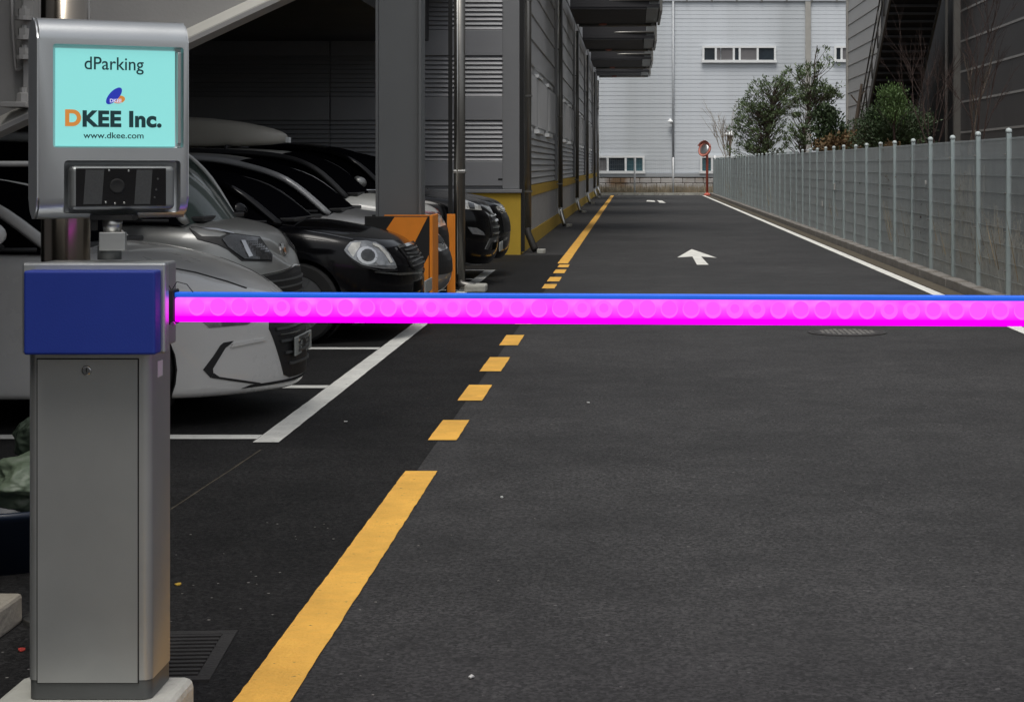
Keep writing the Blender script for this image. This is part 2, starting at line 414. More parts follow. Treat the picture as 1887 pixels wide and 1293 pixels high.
# side wall, bay by bay
PIPES = [31.7, 44, 57, 69.5, 82, 90]
B('side_wall', 'siding_side', lw, CX - .4, CX - .06, FY + .5, 92, 1.09, 9.0)
B('yellow_band', 'wall_yellow', lw, CX - .4, CX + .002, FY + .5, 92, .90, 1.085)
for i in range(len(PIPES)):
    y0 = PIPES[i] + .25 if i else 30.5
    y1 = PIPES[i + 1] - .1 if i + 1 < len(PIPES) else 92
    if i == 0: y0 = 30.5
    B('concrete_board', 'board', lw, CX - .4, CX - .01, y0, y1, .283, .897)
    st = MB(); z = 1.1
    while z < 2.0:
        st.prism([(CX - .059, y0 + .1, z), (CX - .02, y0 + .1, z + .01), (CX - .04, y0 + .1, z + .10), (CX - .059, y0 + .1, z + .11)], (0, y1 - y0 - .3, 0)); z += .12
    z = 3.3
    while z < 6.6:
        st.prism([(CX - .059, y0 + .1, z), (CX - .025, y0 + .1, z + .01), (CX - .04, y0 + .1, z + .43), (CX - .059, y0 + .1, z + .44)], (0, y1 - y0 - .3, 0)); z += .46
    o = st.build('siding', 'siding_side', lw); o['kind'] = 'stuff'
    # tall vents between white head and sill
    nv = 3; 
    for k in range(nv):
        a = y0 + .6 + k * (y1 - y0 - 1) / nv; bb = a + (y1 - y0 - 1) / nv - .8
        f = B('window', 'vent', lw, CX - .05, CX + .004, a, bb, 2.14, 3.12)
        B('head', 'white_frame', f, CX - .06, CX + .03, a - .04, bb * .5 + a * .5, 3.125, 3.19)
        B('sill', 'white_frame', f, CX - .06, CX + .04, a - .04, bb * .5 + a * .5, 2.06, 2.135)
        sl_ = MB(); yy = a + .15
        while yy < bb - .1:
            sl_.box(CX + .005, CX + .03, yy, yy + .10, 2.18, 3.08); yy += .3
        sl_.build('shutter', 'siding_side', f)
    B('wall_post', 'trim', lw, CX - .06, CX + .03, y1 - .28, y1 - .05, 1.09, 6.6)
# roof over the parking bays, beams, rear and left walls (the dark undercroft)
B('undercroft_ceiling', 'panel_dark', lw, -9.4, -2.9, -9, 30.3, 4.3, 4.6)  # slab carried on past the bays, out of view, for shade
B('shade_ceiling', 'panel_dark', lw, -9.09, -3.3, -8.9, 29.7, 3.45, 4.297)  # lowered ceiling block added to cut sky light on the back wall
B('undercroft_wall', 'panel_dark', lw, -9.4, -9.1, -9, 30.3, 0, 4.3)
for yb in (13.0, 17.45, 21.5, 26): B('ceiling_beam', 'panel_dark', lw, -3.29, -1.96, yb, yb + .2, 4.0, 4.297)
B('roof', 'panel_dark', lw, -9.4, CX - .05, 30.31, 92, 9.003, 9.2)
B('upper_wall', 'panel', lw, -9.4, -2.9, -9, 29.99, 4.603, 9.2)  # upper storey extended toward the camera, unseen, to shade the left ground
B('shade_wall', 'panel', lw, -9.09, -2.75, 5.1, 6.0, 0, 3.449)  # unseen wall added to keep open light off the white car's side
# downpipes with elbows
for i, y in enumerate(PIPES):
    lab = ['nearest stainless downpipe, at the yellow corner of the left warehouse', 'second stainless downpipe from the yellow corner, on the lane side wall',
           'third stainless downpipe from the yellow corner, below the nearest canopy', 'fourth downpipe from the yellow corner on the lane side wall',
           'fifth downpipe from the yellow corner on the lane side wall', 'farthest downpipe, pale, running up to the last canopy'][i]
    t = thing('downpipe', lab, 'downpipe', (-1.74, y, 0), group='downpipes on the lane side wall')
    m_ = 'steel_dark' if i < 5 else 'steel'
    ox = -.03 if i == 0 else 0; y_ = y; y = 30.9 if i == 0 else y; rp_ = .066 if i == 0 else .056
    top = 6.6 if i < 1 else 5.6
    MB().tube([(-1.75 + ox, y, top), (-1.75 + ox, y, .42)], rp_, 12).build('pipe', m_, t, True)
    MB().tube([(-1.75 + ox, y, .44), (-1.74 + ox, y - .03, .32), (-1.64, y - .28, .05)], .058, 10).build('elbow', 'iron' if i == 0 else 'steel', t, True)
    MB().tube([(-1.79 + ox, y - .04, top), (-1.79 + ox, y - .04, .5)], .012, 6).build('highlight_strip', 'steel', t, True)  # bright strip modelled in place of the highlight along the pipe
    for z in (1.0, 2.6, 4.2): B('bracket', 'steel_dark', t, -1.84, -1.70, y - .065, y + .065, z, z + .03)
    B('splash_block', 'concrete_pale', thing('splash_block_set', 'small pale concrete splash block at the foot of ' + ['the nearest', 'the second', 'the third', 'the fourth', 'the fifth', 'the farthest'][i] + ' downpipe of the row', 'splash block', (-1.5, y - .4, 0), group='splash blocks below the downpipes'), -1.60, -1.46, y - .5, y - .3, 0, .07, bev=.01)
# canopies
HCn = 5.75
for i, y in enumerate((44, 57, 69.5, 82, 90)):
    lab = ['nearest dark canopy on the warehouse, cut by the top of the photo', 'dark box canopy whose lower edge hangs above the lane, second in the row', 'third dark canopy back along the warehouse wall',
           'fourth dark canopy back along the warehouse wall', 'farthest canopy, with a pale gutter pipe in front of the far building'][i]
    t = thing('canopy', lab, 'canopy', (-1.8, y, HCn), group='canopies over the warehouse doors')
    yn = y - 5.5 if i < 4 else y - 3
    B('roof_panel', 'soffit', t, -1.78, .72, yn, y, HCn + .12, HCn + .2)
    B('soffit', 'soffit', t, -1.78, .34, yn + .02, y - .02, HCn + .06, HCn + .118)
    B('skylight_strip', 'poly_sheet', t, .36, .70, yn + .02, y - .02, HCn + .08, HCn + .116)
    B('end_panel', 'soffit', t, -1.78, .44, yn, yn + .04, HCn + .203, HCn + 1.15)
    B('end_sheet', 'poly_sheet', t, .445, .70, yn, yn + .03, HCn + .203, HCn + 1.15)
    B('edge_frame', 'steel_dark', t, .725, .80, yn - .02, y, HCn + .02, HCn + 1.2)
    MB().tube([(-1.70, y + .02, HCn + .03), (.70, y + .02, HCn + .05)], .06, 8).build('gutter_pipe', 'steel_dark' if i < 4 else 'white_frame', t, True)
    MB().tube([(-1.70, yn + .1, HCn + .3), (.70, yn - .05, HCn + .32)], .04, 8).build('frame_tube', 'steel_dark', t, True)
    MB().lathe([(.02, 0), (.09, .02), (.05, .1)], 10, Matrix.Translation((.60, y - .05, HCn - .01))).build('pipe_outlet', 'white_frame', t)
    if i: MB().lathe([(.03, -.04), (.12, -.02), (.12, .02)], 12, Matrix.Translation((-.95, y - .3, HCn + .03))).build('lamp', 'red_rim', t)

# ================================================================== FAR BUILDING
FB = 96.0
fb = thing('factory_building', 'pale grey factory with plank siding and stone base closing the lane', 'factory building', (3, FB, 0))
q = lambda px: (px - PX) * FB / F
qz = lambda py: HC - (py - PY) * FB / F
B('wall', 'far_siding', fb, q(960), 16, FB + .06, FB + 8, -.6, qz(3) - .02)
pitch = 7.45 * FB / F; z = qz(318); k = 0
for (xa, xb) in ((q(960), q(1238)), (q(1243), q(1483)), (q(1495), 16)):
    pr = [(0, 0, pitch - .004), (0, -.008, pitch - .006), (0, -.014, .010), (0, -.008, 0), (0, 0, 0)]
    pm = MB().prism([Vector(p) for p in pr], (xb - xa, 0, 0)).mesh('siding_plank'); pm.materials.append(M['far_siding'])
    zz = qz(318)
    while zz + pitch < qz(3):
        o = bpy.data.objects.new('siding_plank', pm); COL.objects.link(o); o.parent = fb; o.location = (xa - 3, .058 + random.uniform(-.004, .004), zz); zz += pitch
B('roof_edge', 'far_pipe', fb, q(960), 16, FB - .06, FB + 8.1, qz(3), qz(-3))
for i in range(9): B('roof_clip', 'steel_dark', fb, 1.4 + i * 1.3, 1.5 + i * 1.3, FB - .1, FB - .062, qz(4), qz(1))
MB().tube([(q(1240.5), FB - .05, qz(3)), (q(1240.5), FB - .05, qz(345))], .06, 8).build('drainpipe', 'far_pipe', fb, True)
B('joint_cover', 'far_beige', fb, q(1484), q(1494), FB - .05, FB + .05, qz(318), qz(3))
B('base_ledge', 'far_pipe', fb, q(960), 16, FB - .09, FB + .05, qz(326), qz(319.5))
B('base_backing', 'soil', fb, q(960), 16, FB + .005, FB + .055, -.6, qz(326.5))
zb = -.55; row = 0
while zb < qz(327) - .05:
    h = .27; x = q(1085) + (row % 2) * .28
    while x < q(1345):
        L = random.uniform(.42, .66); d = random.uniform(0, .05)
        MB().box(x + .012, x + L - .012, FB - .06 - d, FB, zb + .012, min(zb + h, qz(327)) - .012, bev=.018, seg=1).build('stone', 'stone', fb); x += L
    zb += h; row += 1
def far_window(x0, x1, y0, y1, panes, mull, lab=None):
    f = thing('window_root', None, None) if False else None
    fr = MB(); X0, X1, Z1, Z0 = q(x0), q(x1), qz(y0), qz(y1); t_ = .11
    fr.box(X0, X1, FB - .12, FB - .02, Z1 - t_, Z1); fr.box(X0 - .04, X1 + .04, FB - .15, FB - .02, Z0, Z0 + t_ + .03)
    fr.box(X0, X0 + t_, FB - .12, FB - .02, Z0 + t_ + .032, Z1 - t_ - .002); fr.box(X1 - t_, X1, FB - .12, FB - .02, Z0 + t_ + .032, Z1 - t_ - .002)
    w_ = fr.build('window', 'white_frame', fb)
    for mx in mull: B('mullion', 'white_frame', w_, q(mx) - .055, q(mx) + .055, FB - .11, FB - .03, Z0 + t_ + .032, Z1 - t_ - .002)
    for (a, b_, m_) in panes: B('pane', m_, w_, q(a), q(b_), FB - .056, FB - .05, Z0 + .12, Z1 - .1)
far_window(1294, 1430, 85, 116, [(1296, 1318, 'far_glass'), (1318, 1327, 'far_glass_grey'), (1329, 1351, 'far_glass_grey'), (1351, 1363, 'far_glass'), (1363, 1395, 'far_glass_grey'), (1396, 1428, 'far_glass')], [1319, 1352, 1363, 1396])
far_window(1537, 1700, 85, 115, [(1539, 1550, 'far_glass'), (1551, 1700, 'far_glass_grey')], [1550.5, 1600])
far_window(1070, 1188, 287, 320, [(1072, 1117, 'far_glass_grey'), (1118, 1154, 'far_glass'), (1154, 1186, 'far_glass_teal')], [1120, 1153, 1170])
far_window(1290, 1380, 287, 320, [(1292, 1380, 'far_glass_teal')], [1312])
t = thing('wall_lamp', 'small white wall lamp beside the thin drainpipe of the far factory', 'wall lamp', (q(1236), FB - .2, qz(224)))
MB().lathe([(.13, 0), (.15, .04), (.07, .16), (.02, .2)], 12, Matrix.Translation((q(1235), FB - .25, qz(226)))).build('shade', 'white_frame', t)
B('bracket', 'steel_dark', t, q(1235), q(1240), FB - .2, FB - .06, qz(228), qz(226.5))
# open wire fence at the end of the lane
t = thing('end_fence', 'sparse wire fence with three slim white posts across the lane end', 'fence', (1, 90.8, 0))
for px in (1103, 1169.5, 1240.5, 1317):
    p = MB().tube([W(px, 0, 90.8) * Vector((1, 1, 0)) if False else Vector(((px - PX) * 90.8 / F, 90.8, 0)), Vector(((px - PX) * 90.8 / F, 90.8, 1.85 if px != 1317 else 1.95))], .045, 8).build('post', 'white_frame', t, True)
wm = MB()
for z in [i * .2 + .1 for i in range(9)]:
    wm.tube([((1103 - PX) * 90.8 / F, 90.8, z), ((1317 - PX) * 90.8 / F, 90.8, z)], .0022, 3, cap=False)
x = (1103 - PX) * 90.8 / F
while x < 4.0:
    wm.tube([(x, 90.8, .05), (x, 90.8, 1.78)], .0018, 3, cap=False); x += .1
wm.build('wire_mesh', 'fence_wire', t)['kind'] = 'stuff'
# ledge / low rail far right
t = thing('railing', 'pale low railing on a ledge behind the evergreen trees', 'railing', (10.5, 92, 1.5))
for z in (2.2, 2.6, 3.4, 4.1): B('rail', 'far_siding', t, 8.0, 12, 91.95, 92.03, z, z + .06)
for x in (8.1, 9.2, 10.3, 11.4): B('post', 'far_siding', t, x, x + .06, 91.88, 91.945, 1.3, 4.3)

# ================================================================== TRAFFIC MIRROR
t = thing('traffic_mirror', 'round convex traffic mirror in an orange rim on a red pole at the lane end', 'traffic mirror', (3.50, 88.6, 0))
mx_, my_ = 3.52, 88.6
MB().tube([(mx_, my_, 0), (mx_, my_, 1.75), (mx_, my_ , 2.1)], .06, 10).build('pole', 'red_pole', t, True)
MB().lathe([(.16, 0), (.16, .06), (.07, .14)], 10, Matrix.Translation((mx_, my_, 0))).build('foot', 'red_pole', t)
mm = Matrix.Translation((mx_ - .12, my_ - .1, 2.22)) @ Matrix.Rotation(R(-38), 4, 'Z') @ Matrix.Rotation(R(70), 4, 'X') @ Matrix.Diagonal((1, 1.08, 1, 1))
MB().lathe([(.30, -.05), (.345, -.04), (.345, .05), (.285, .055), (.275, .02)], 28, mm).build('rim', 'red_rim', t, True)
MB().lathe([(.275, .03), (.2, .055), (.1, .07), (.01, .075)], 28, mm).build('mirror_glass', 'mirror', t, True)
hm = MB()
for i in range(9):
    a0 = R(20 + i * 140 / 9); a1 = R(20 + (i + 1) * 140 / 9)
    pts = [(.35 * math.cos(a0), .35 * math.sin(a0), -.02), (.35 * math.cos(a1), .35 * math.sin(a1), -.02), (.37 * math.cos(a1), .37 * math.sin(a1), .16), (.37 * math.cos(a0), .37 * math.sin(a0), .16)]
    hm.prism([mm @ Vector(p) for p in pts], (mm.to_3x3() @ Vector((.005 * math.cos(a0), .005 * math.sin(a0), 0))))
hm.build('hood', 'red_rim', t)
B('bracket', 'steel_dark', t, mx_ - .1, mx_ + .02, my_ - .06, my_ + .06, 2.0, 2.1)

# ================================================================== MESH FENCE (right)
FX = 3.86
fn = thing('mesh_fence', 'long pale green welded mesh fence with round-capped posts beside the lane', 'fence', (FX, 17, 0))
post_y = [12.4 + 1.65 * i for i in range(47)]
pmesh = MB().box(-.026, .026, -.026, .026, -.02, 1.77, bev=.006, seg=1).mesh('post'); pmesh.materials.append(M['fence_green'])
cmesh = MB().lathe([(.028, 1.772), (.034, 1.780), (.035, 1.796), (.028, 1.814), (.010, 1.824)], 12).mesh('cap'); cmesh.materials.append(M['fence_cap']); cmesh.shade_smooth()
bmesh_ = MB().lathe([(.010, 0), (.010, .012)], 8, Matrix.Rotation(R(-90), 4, 'Y')).mesh('bolt'); bmesh_.materials.append(M['steel_dark'])
pan = MB()
for z in (.08, .26, .44, .62, .80, .98, 1.16, 1.34, 1.52, 1.72): pan.tube([(0, .03, z), (0, 1.62, z)], .0026, 4, cap=False)
yy = .06
while yy < 1.62: pan.tube([(.004, yy, .04), (.004, yy, 1.74)], .0030, 3, cap=False); yy += .04
pan = pan.mesh('mesh_panel'); pan.materials.append(M['fence_wire'])
for i, y in enumerate(post_y):
    if y > 89.5: break
    p = bpy.data.objects.new('post', pmesh); COL.objects.link(p); p.parent = fn; p.location = (random.uniform(-.006, .006), y - 17, random.uniform(-.01, .012)); p.rotation_euler = (R(random.uniform(-.5, .5)), R(random.uniform(-.5, .5)), 0)
    c = bpy.data.objects.new('cap', cmesh); COL.objects.link(c); c.parent = p
    if i < 11:
        for z in (.35, .75, 1.15, 1.55):
            bo = bpy.data.objects.new('bolt', bmesh_); COL.objects.link(bo); bo.parent = p; bo.location = (-.030, -.0, z); bo.rotation_euler = (0, 0, 0)
            b2 = None
    g = bpy.data.objects.new('mesh_panel', pan); COL.objects.link(g); g.parent = fn; g.location = (0, y - 17, .0)
# end post of the fence
# dry weeds and creepers on the fence
def tufts(name, m, fn_pos, n, hmin, hmax, wd=.008, lean=.25):
    mb = MB()
    for _ in range(n):
        p = Vector(fn_pos()); h = random.uniform(hmin, hmax); d = Vector((random.uniform(-lean, lean) * h, random.uniform(-lean, lean) * h, h))
        a = random.uniform(0, 6.28); s_ = Vector((math.cos(a), math.sin(a), 0)) * wd
        v = [mb.b.verts.new(q_) for q_ in (p - s_, p + s_, p + d * .6 + s_ * .7 + Vector((0, 0, .0)), p + d)]
        mb.b.faces.new(v)
    o = mb.build(name, m); o['kind'] = 'stuff'; return o
tag(tufts('dry_weeds', 'dry_grass', lambda: (random.uniform(3.92, 4.3), random.choice([19.5, 21, 23.3, 27, 36, 44, 52, 66, 75]) + random.gauss(0, .7), 0), 2600, .2, 1.1), 'dry brown weeds growing behind the mesh fence', 'weeds')
tag(tufts('far_weeds', 'dry_grass', lambda: (random.uniform(-1.9, 5), random.choice([random.uniform(91, 95.6), random.uniform(94, 95.8)]), -.2), 5000, .2, .75, .02), 'brown dry grass along the stone base of the far factory', 'dry grass')
def vine(name, m, cy, cz, wy, wz, n, lab, cat):
    mb = MB()
    for _ in range(n):
        p = Vector((FX + random.uniform(.02, .12), cy + random.gauss(0, wy), cz)); z0 = cz + random.uniform(-wz, wz)
        p.z = z0; pts = [p.copy()]
        for k in range(5):
            p = p + Vector((random.uniform(-.01, .01), random.uniform(-.07, .07), random.uniform(.03, .16))); p.z = min(p.z, 1.80 + random.uniform(-.05, .03)); pts.append(p.copy())
        mb.tube(pts, .005, 3, cap=False)
        for k in range(3):
            c = random.choice(pts) + Vector((-.02, random.uniform(-.05, .05), random.uniform(-.04, .04))); s_ = random.uniform(.012, .03)
            v = [mb.b.verts.new(c + Vector((random.uniform(-.3, .3) * s_, a * s_, b_ * s_))) for a, b_ in ((-1, 0), (0, -.7), (1, 0), (0, .9))]; mb.b.faces.new(v)
    return tag(mb.build(name, m), lab, cat)
vine('vine', 'leaf_brown', 28.2, 1.25, .45, .4, 90, 'rust-brown creeper hanging over the fence top in mid fence', 'creeper')
vine('vine', 'twig_red', 25.0, .8, .5, .75, 90, 'thin dark creeper on the fence, nearer than the rust-brown one', 'creeper')
vine('vine', 'leaf_dark', 34, .95, 2.2, .6, 46, 'dark dead creeper stems low on the middle of the fence', 'creeper')
vine('vine', 'leaf_dark', 60, 1.3, 3, .25, 9, 'dark scattered creeper on the far half of the fence', 'creeper')
vine('vine', 'dry_grass', 21.9, .5, .45, .5, 90, 'straw-coloured climber behind the nearest fence posts', 'creeper')
for i, (y, z, s_) in enumerate(((35.3, .98, .09), (37.6, .62, .07), (24.3, 1.2, .035), (34.0, 1.12, .05))):
    mb = MB(); mb.box(FX - .02, FX - .004, y, y + s_ * 2, z, z + s_ * 1.4, bev=.004, seg=1)
    tag(mb.build('paper_scrap', 'scrap_white'), ['white torn paper caught highest in the middle of the fence', 'white scrap caught low in the middle of the fence', 'tiny white dot of paper on the near part of the fence', 'narrow white shred above the other scraps in the fence'][i], 'paper scrap')

# ================================================================== RIGHT WAREHOUSE + STAIR
RX = 8.2
rb = thing('warehouse', 'dark panelled warehouse behind the mesh fence on the right', 'warehouse', (RX, 46, 1.5))
ym = 3400 * RX / (1768 - PX)      # seam between dark panels and pale siding
B('dark_wall', 'right_panel', rb, RX + .03, RX + 12, 24, ym, 1.4, 12)
yw = 61.7
B('stair_wall', 'stair_dark', rb, RX + .06, RX + 12, ym + .01, yw - .01, 1.4, 13)
B('pale_wall', 'right_siding', rb, RX + .04, RX + 12, yw, 70.8, 1.4, 13)
z0 = HC + 59 * ym / F; pit = 55.5 * ym / F
k = -3
while z0 + k * pit < 11.5:
    zz = z0 + k * pit
    if zz > 1.2:
        for (a, b_) in ((24, 30), (30.01, 36), (36.01, ym - .05)):
            B('panel', 'right_panel', rb, RX, RX + .029, a + .01, b_ - .01, zz - pit + .045, zz - .01)
        B('joint_strip', 'right_joint', rb, RX - .012, RX + .029, 24, ym - .05, zz - .008, zz + .042)
    k += 1
pp = .52; zz = 1.6
plk = MB().prism([Vector(p) for p in ((0, 0, 0), (-.035, 0, .01), (-.012, 0, pp - .02), (0, 0, pp - .006))], (0, 70.8 - yw - .05, 0)).mesh('siding_plank'); plk.materials.append(M['right_siding'])
while zz < 12.4:
    o = bpy.data.objects.new('siding_plank', plk); COL.objects.link(o); o.parent = rb; o.location = (.038, yw + .02 - 46, zz - 1.5); zz += pp
B('corner_trim', 'far_beige', rb, RX - .05, RX + .1, 70.7, 70.95, 1.4, 13)
B('seam_trim', 'right_joint', rb, RX - .06, RX + .03, ym - .04, ym + .02, 1.4, 12)
B('base_rail', 'right_joint', rb, RX - .02, RX + .03, 24, ym - .05, HC + 60 * 38 / F - .04, HC + 60 * 38 / F + .02) if False else None
MB().tube([(RX - .1, ym + 1.3, 1.4), (RX - .1, ym + 1.3, 12)], .045, 8).build('downpipe', 'right_joint', rb, True)
# stair
st = thing('outdoor_stair', 'dark steel outdoor stair climbing steeply beside the right warehouse', 'stair', (7.2, 54, 1.5))
XL, XR = 6.6, 7.95
def sy(t_): return 54.5 - 9.6 * t_
def szz(t_): return 1.55 + 6.1 * t_
def stringer(x, m_, wd=.05, ht=.34):
    a = (x, sy(0), szz(0)); b_ = (x, sy(1), szz(1))
    return MB().prism([(x, sy(0), szz(0) - ht / 2), (x, sy(1), szz(1) - ht / 2), (x, sy(1), szz(1) + ht / 2), (x, sy(0), szz(0) + ht / 2)], (wd, 0, 0)).build('stringer', m_, st)
stringer(XL, 'stair_grey'); stringer(XR - .05, 'stair_grey', ht=.42)
n = 34
tm = MB().box(0, XR - XL - .10, -.14, .14, -.02, .02).box(0, XR - XL - .10, .145, .155, -.02, .15).mesh('tread'); tm.materials.append(M['stair_dark'])
for i in range(n):
    tt = (i + .5) / n
    o = bpy.data.objects.new('tread', tm); COL.objects.link(o); o.parent = st; o.location = (XL + .05 - 7.2, sy(tt) - 54, szz(tt) - 1.5 + .02)
for x in (XL - .03, XR - .02):
    for off in (.55, 1.0): MB().tube([(x, sy(0), szz(0) + off), (x, sy(1), szz(1) + off)], .022, 6).build('handrail', 'stair_grey', st, True)
    for i in range(9):
        tt = i / 8; MB().tube([(x, sy(tt), szz(tt)), (x, sy(tt), szz(tt) + 1.0)], .02, 6).build('baluster', 'stair_grey', st, True)
MB().prism([(XL + .055, sy(0), szz(0) - .14), (XL + .055, sy(1), szz(1) - .14), (XL + .055, sy(1), szz(1) - .11), (XL + .055, sy(0), szz(0) - .11)], (XR - XL - .12, 0, 0)).build('soffit_panel', 'stair_dark', st)
for i in range(34): B('soffit_rib', 'stair_rib', st, XL + .06, XR - .06, sy((i + .5) / 34) - .05, sy((i + .5) / 34) + .05, szz((i + .5) / 34) - .21, szz((i + .5) / 34) - .145)
B('support_post', 'stair_grey', st, XR - .15, XR, 44.9, 45.1, 1.4, 7.6)
# garden lamp
t = thing('garden_lamp', 'small garden lamp with a pale cap among bare twigs at the far fence end', 'garden lamp', (4.9, 93, 0))
lx = (1345 - PX) * 93 / F
MB().tube([(lx, 93, 0), (lx, 93, 2.7)], .05, 8).build('post', 'twig_red', t)
MB().lathe([(.30, 2.95), (.32, 3.0), (.16, 3.12), (.05, 3.25)], 12, Matrix.Translation((lx, 93, 0))).build('cap', 'white_frame', t)
MB().lathe([(.10, 2.7), (.16, 2.95)], 10, Matrix.Translation((lx, 93, 0))).build('lantern', 'twig_pale', t)
MB().tube([(lx - .12, 93, 2.7), (lx - .12, 93, 2.95)], .02, 5).build('strut', 'twig_red', t)

# ================================================================== TREES
def branch_pts(a, b_, k=5, wob=.08):
    a, b_ = Vector(a), Vector(b_); L = (b_ - a).length; out = []
    for i in range(k + 1):
        s_ = i / k; p = a.lerp(b_, s_); f = math.sin(s_ * math.pi) * wob * L
        out.append(p + Vector((random.uniform(-1, 1), random.uniform(-1, 1), random.uniform(-.3, 1))) * f * .6)
    out[0] = a; return out
def leaf_quad(b, c, d, ln, wd):
    d = d.normalized(); s_ = d.cross(Vector((random.uniform(-1, 1), random.uniform(-1, 1), random.uniform(-1, 1)))).normalized() * wd
    v = [b.verts.new(p) for p in (c, c + d * ln * .45 + s_, c + d * ln, c + d * ln * .45 - s_)]
    b.faces.new(v)
def tree(name, label, cat, base, height, blobs, nb, leaves, leafm, barkm='bark', trunk_r=.07, ln=.11, wd=.028, spread=.16, top=None, group=None, upb=.35, tuft=False):
    """blobs: (x, y, z, rx, ry, rz, weight) crown volumes; every branch ends in a tuft of leaves"""
    t = thing(name, label, cat, base, group=group); bx_ = Vector(base)
    tp = Vector(top) if top else bx_ + Vector((0, 0, height * .9))
    trunk = branch_pts(bx_, tp, 7, .03)
    tm_ = MB(); tm_.tube(trunk, trunk_r, 7, r2=trunk_r * .2)
    cr = MB(); tot = sum(b_[6] for b_ in blobs)
    for _ in range(nb):
        r = random.uniform(0, tot); 
        for bl in blobs:
            r -= bl[6]
            if r <= 0: break
        while True:
            u = Vector((random.uniform(-1, 1), random.uniform(-1, 1), random.uniform(-1, 1)))
            if .25 < u.length < 1: break
        e = Vector((bl[0] + u.x * bl[3], bl[1] + u.y * bl[4], bl[2] + u.z * bl[5]))
        zz_ = max(.05, min(.95, (e.z - bx_.z) / max(.1, tp.z - bx_.z) - random.uniform(.1, .3)))
        idx = zz_ * 7; i0 = int(idx); s_ = trunk[i0].lerp(trunk[min(7, i0 + 1)], idx - i0)
        bp_ = branch_pts(s_, e, 4, .08)
        tm_.tube(bp_, trunk_r * .22, 4, cap=False, r2=.006)
        d0 = (e - s_).normalized()
        for k in range(leaves):
            f = random.random() ** .6
            i1 = f * 3.999; j = int(i1); c = bp_[j].lerp(bp_[j + 1], i1 - j) if f > (.8 if tuft else .45) and not (tuft and k % 4) else e
            c = c + Vector((random.gauss(0, 1), random.gauss(0, 1), random.gauss(0, .8))) * spread * .5
            leaf_quad(cr.b, c, d0 * .5 + Vector((random.uniform(-1, 1), random.uniform(-1, 1), random.uniform(-.6, 1) + upb)), ln * random.uniform(.6, 1.25), wd * random.uniform(.7, 1.2))
    tm_.build('trunk', barkm, t); 
    me = cr.mesh('crown'); link_mesh('crown', me, leafm, t)
    return t
def P(px, py, d): return W(px, py, d)
def blob(px, py, d, rx, rz, wt, ry=None):
    p = W(px, py, d); k = d / F; return (p.x, d, p.z, rx * k, ry or max(rx, rz) * k * .8, rz * k, wt)
tree('evergreen_tree', 'dense dark evergreen tree, leftmost above the fence', 'tree', (P(1405, 0, 70).x, 70, 1.4), 3.4,
     [blob(1395, 235, 70, 52, 52, 5), blob(1425, 180, 70, 48, 42, 3.5), blob(1372, 215, 70, 18, 40, 1), blob(1455, 160, 70, 34, 30, 1.4), blob(1395, 275, 70, 58, 22, 2.2)],
     430, 15, 'leaf', ln=.13, wd=.022, spread=.12, tuft=True, top=tuple(P(1430, 150, 70)))
tree('evergreen_tree', 'taller sparse evergreen with a thin leaning top against the pale factory', 'tree', (P(1477, 0, 59).x, 59, 1.4), 4.2,
     [blob(1512, 172, 59, 40, 26, 3), blob(1480, 132, 59, 40, 16, 1.1), blob(1520, 118, 59, 22, 14, .5), blob(1512, 92, 59, 12, 14, .3), blob(1465, 195, 59, 30, 26, 1), blob(1468, 255, 59, 32, 25, 1.5)],
     170, 15, 'leaf', ln=.14, wd=.022, spread=.11, tuft=True, top=tuple(P(1506, 84, 59)), trunk_r=.06)
tree('shrub', 'olive and brown shrub between the sparse evergreen and the stair', 'shrub', (P(1530, 0, 52).x, 52, 1.4), 1.6,
     [blob(1530, 240, 52, 40, 36, 3), blob(1520, 215, 52, 26, 18, 1), blob(1545, 265, 52, 40, 20, 1.5)], 110, 34, 'leaf_dark', ln=.12, wd=.03, spread=.2, barkm='twig_red', trunk_r=.035)
tree('shrub', 'rusty brown low shrub just above the middle of the fence', 'shrub', (P(1540, 0, 47).x, 47, 1.4), 1.0,
     [blob(1540, 266, 47, 50, 12, 3), blob(1575, 256, 47, 24, 14, 1)], 60, 26, 'leaf_brown', ln=.09, wd=.026, spread=.2, barkm='twig_red', trunk_r=.03)
tree('evergreen_shrub', 'broad dark green bushy evergreen in front of the stair foot', 'shrub', (P(1640, 0, 40).x, 40, 1.4), 1.6,
     [blob(1640, 235, 40, 68, 30, 4), blob(1680, 225, 40, 40, 26, 1.5), blob(1610, 215, 40, 25, 18, 1), blob(1640, 258, 40, 78, 14, 2)], 340, 46, 'leaf_dark', ln=.075, wd=.013, spread=.17, barkm='twig_red', trunk_r=.025)
tree('pine_sapling', 'bright green young pine top rising over the dark bushy shrub', 'tree', (P(1648, 0, 39).x, 39, 1.4), 1.9,
     [blob(1645, 178, 39, 24, 22, 2), blob(1652, 202, 39, 34, 16, 1.0)], 70, 44, 'leaf_bright', ln=.07, wd=.011, spread=.15, top=tuple(P(1646, 160, 39)), upb=1.0, barkm='twig_red', trunk_r=.04)
t = thing('dead_tree', 'dark broken bare stem standing left of the stair foot', 'tree', (P(1578, 0, 50).x, 50, 1.4))
MB().tube([P(1572, 262, 50), P(1580, 210, 50), P(1588, 155, 50)], .07, 7, r2=.035).tube([P(1580, 190, 50), P(1568, 175, 50)], .02, 5).tube([P(1583, 180, 50), P(1594, 168, 50)], .018, 5).build('trunk', 'bark', t)
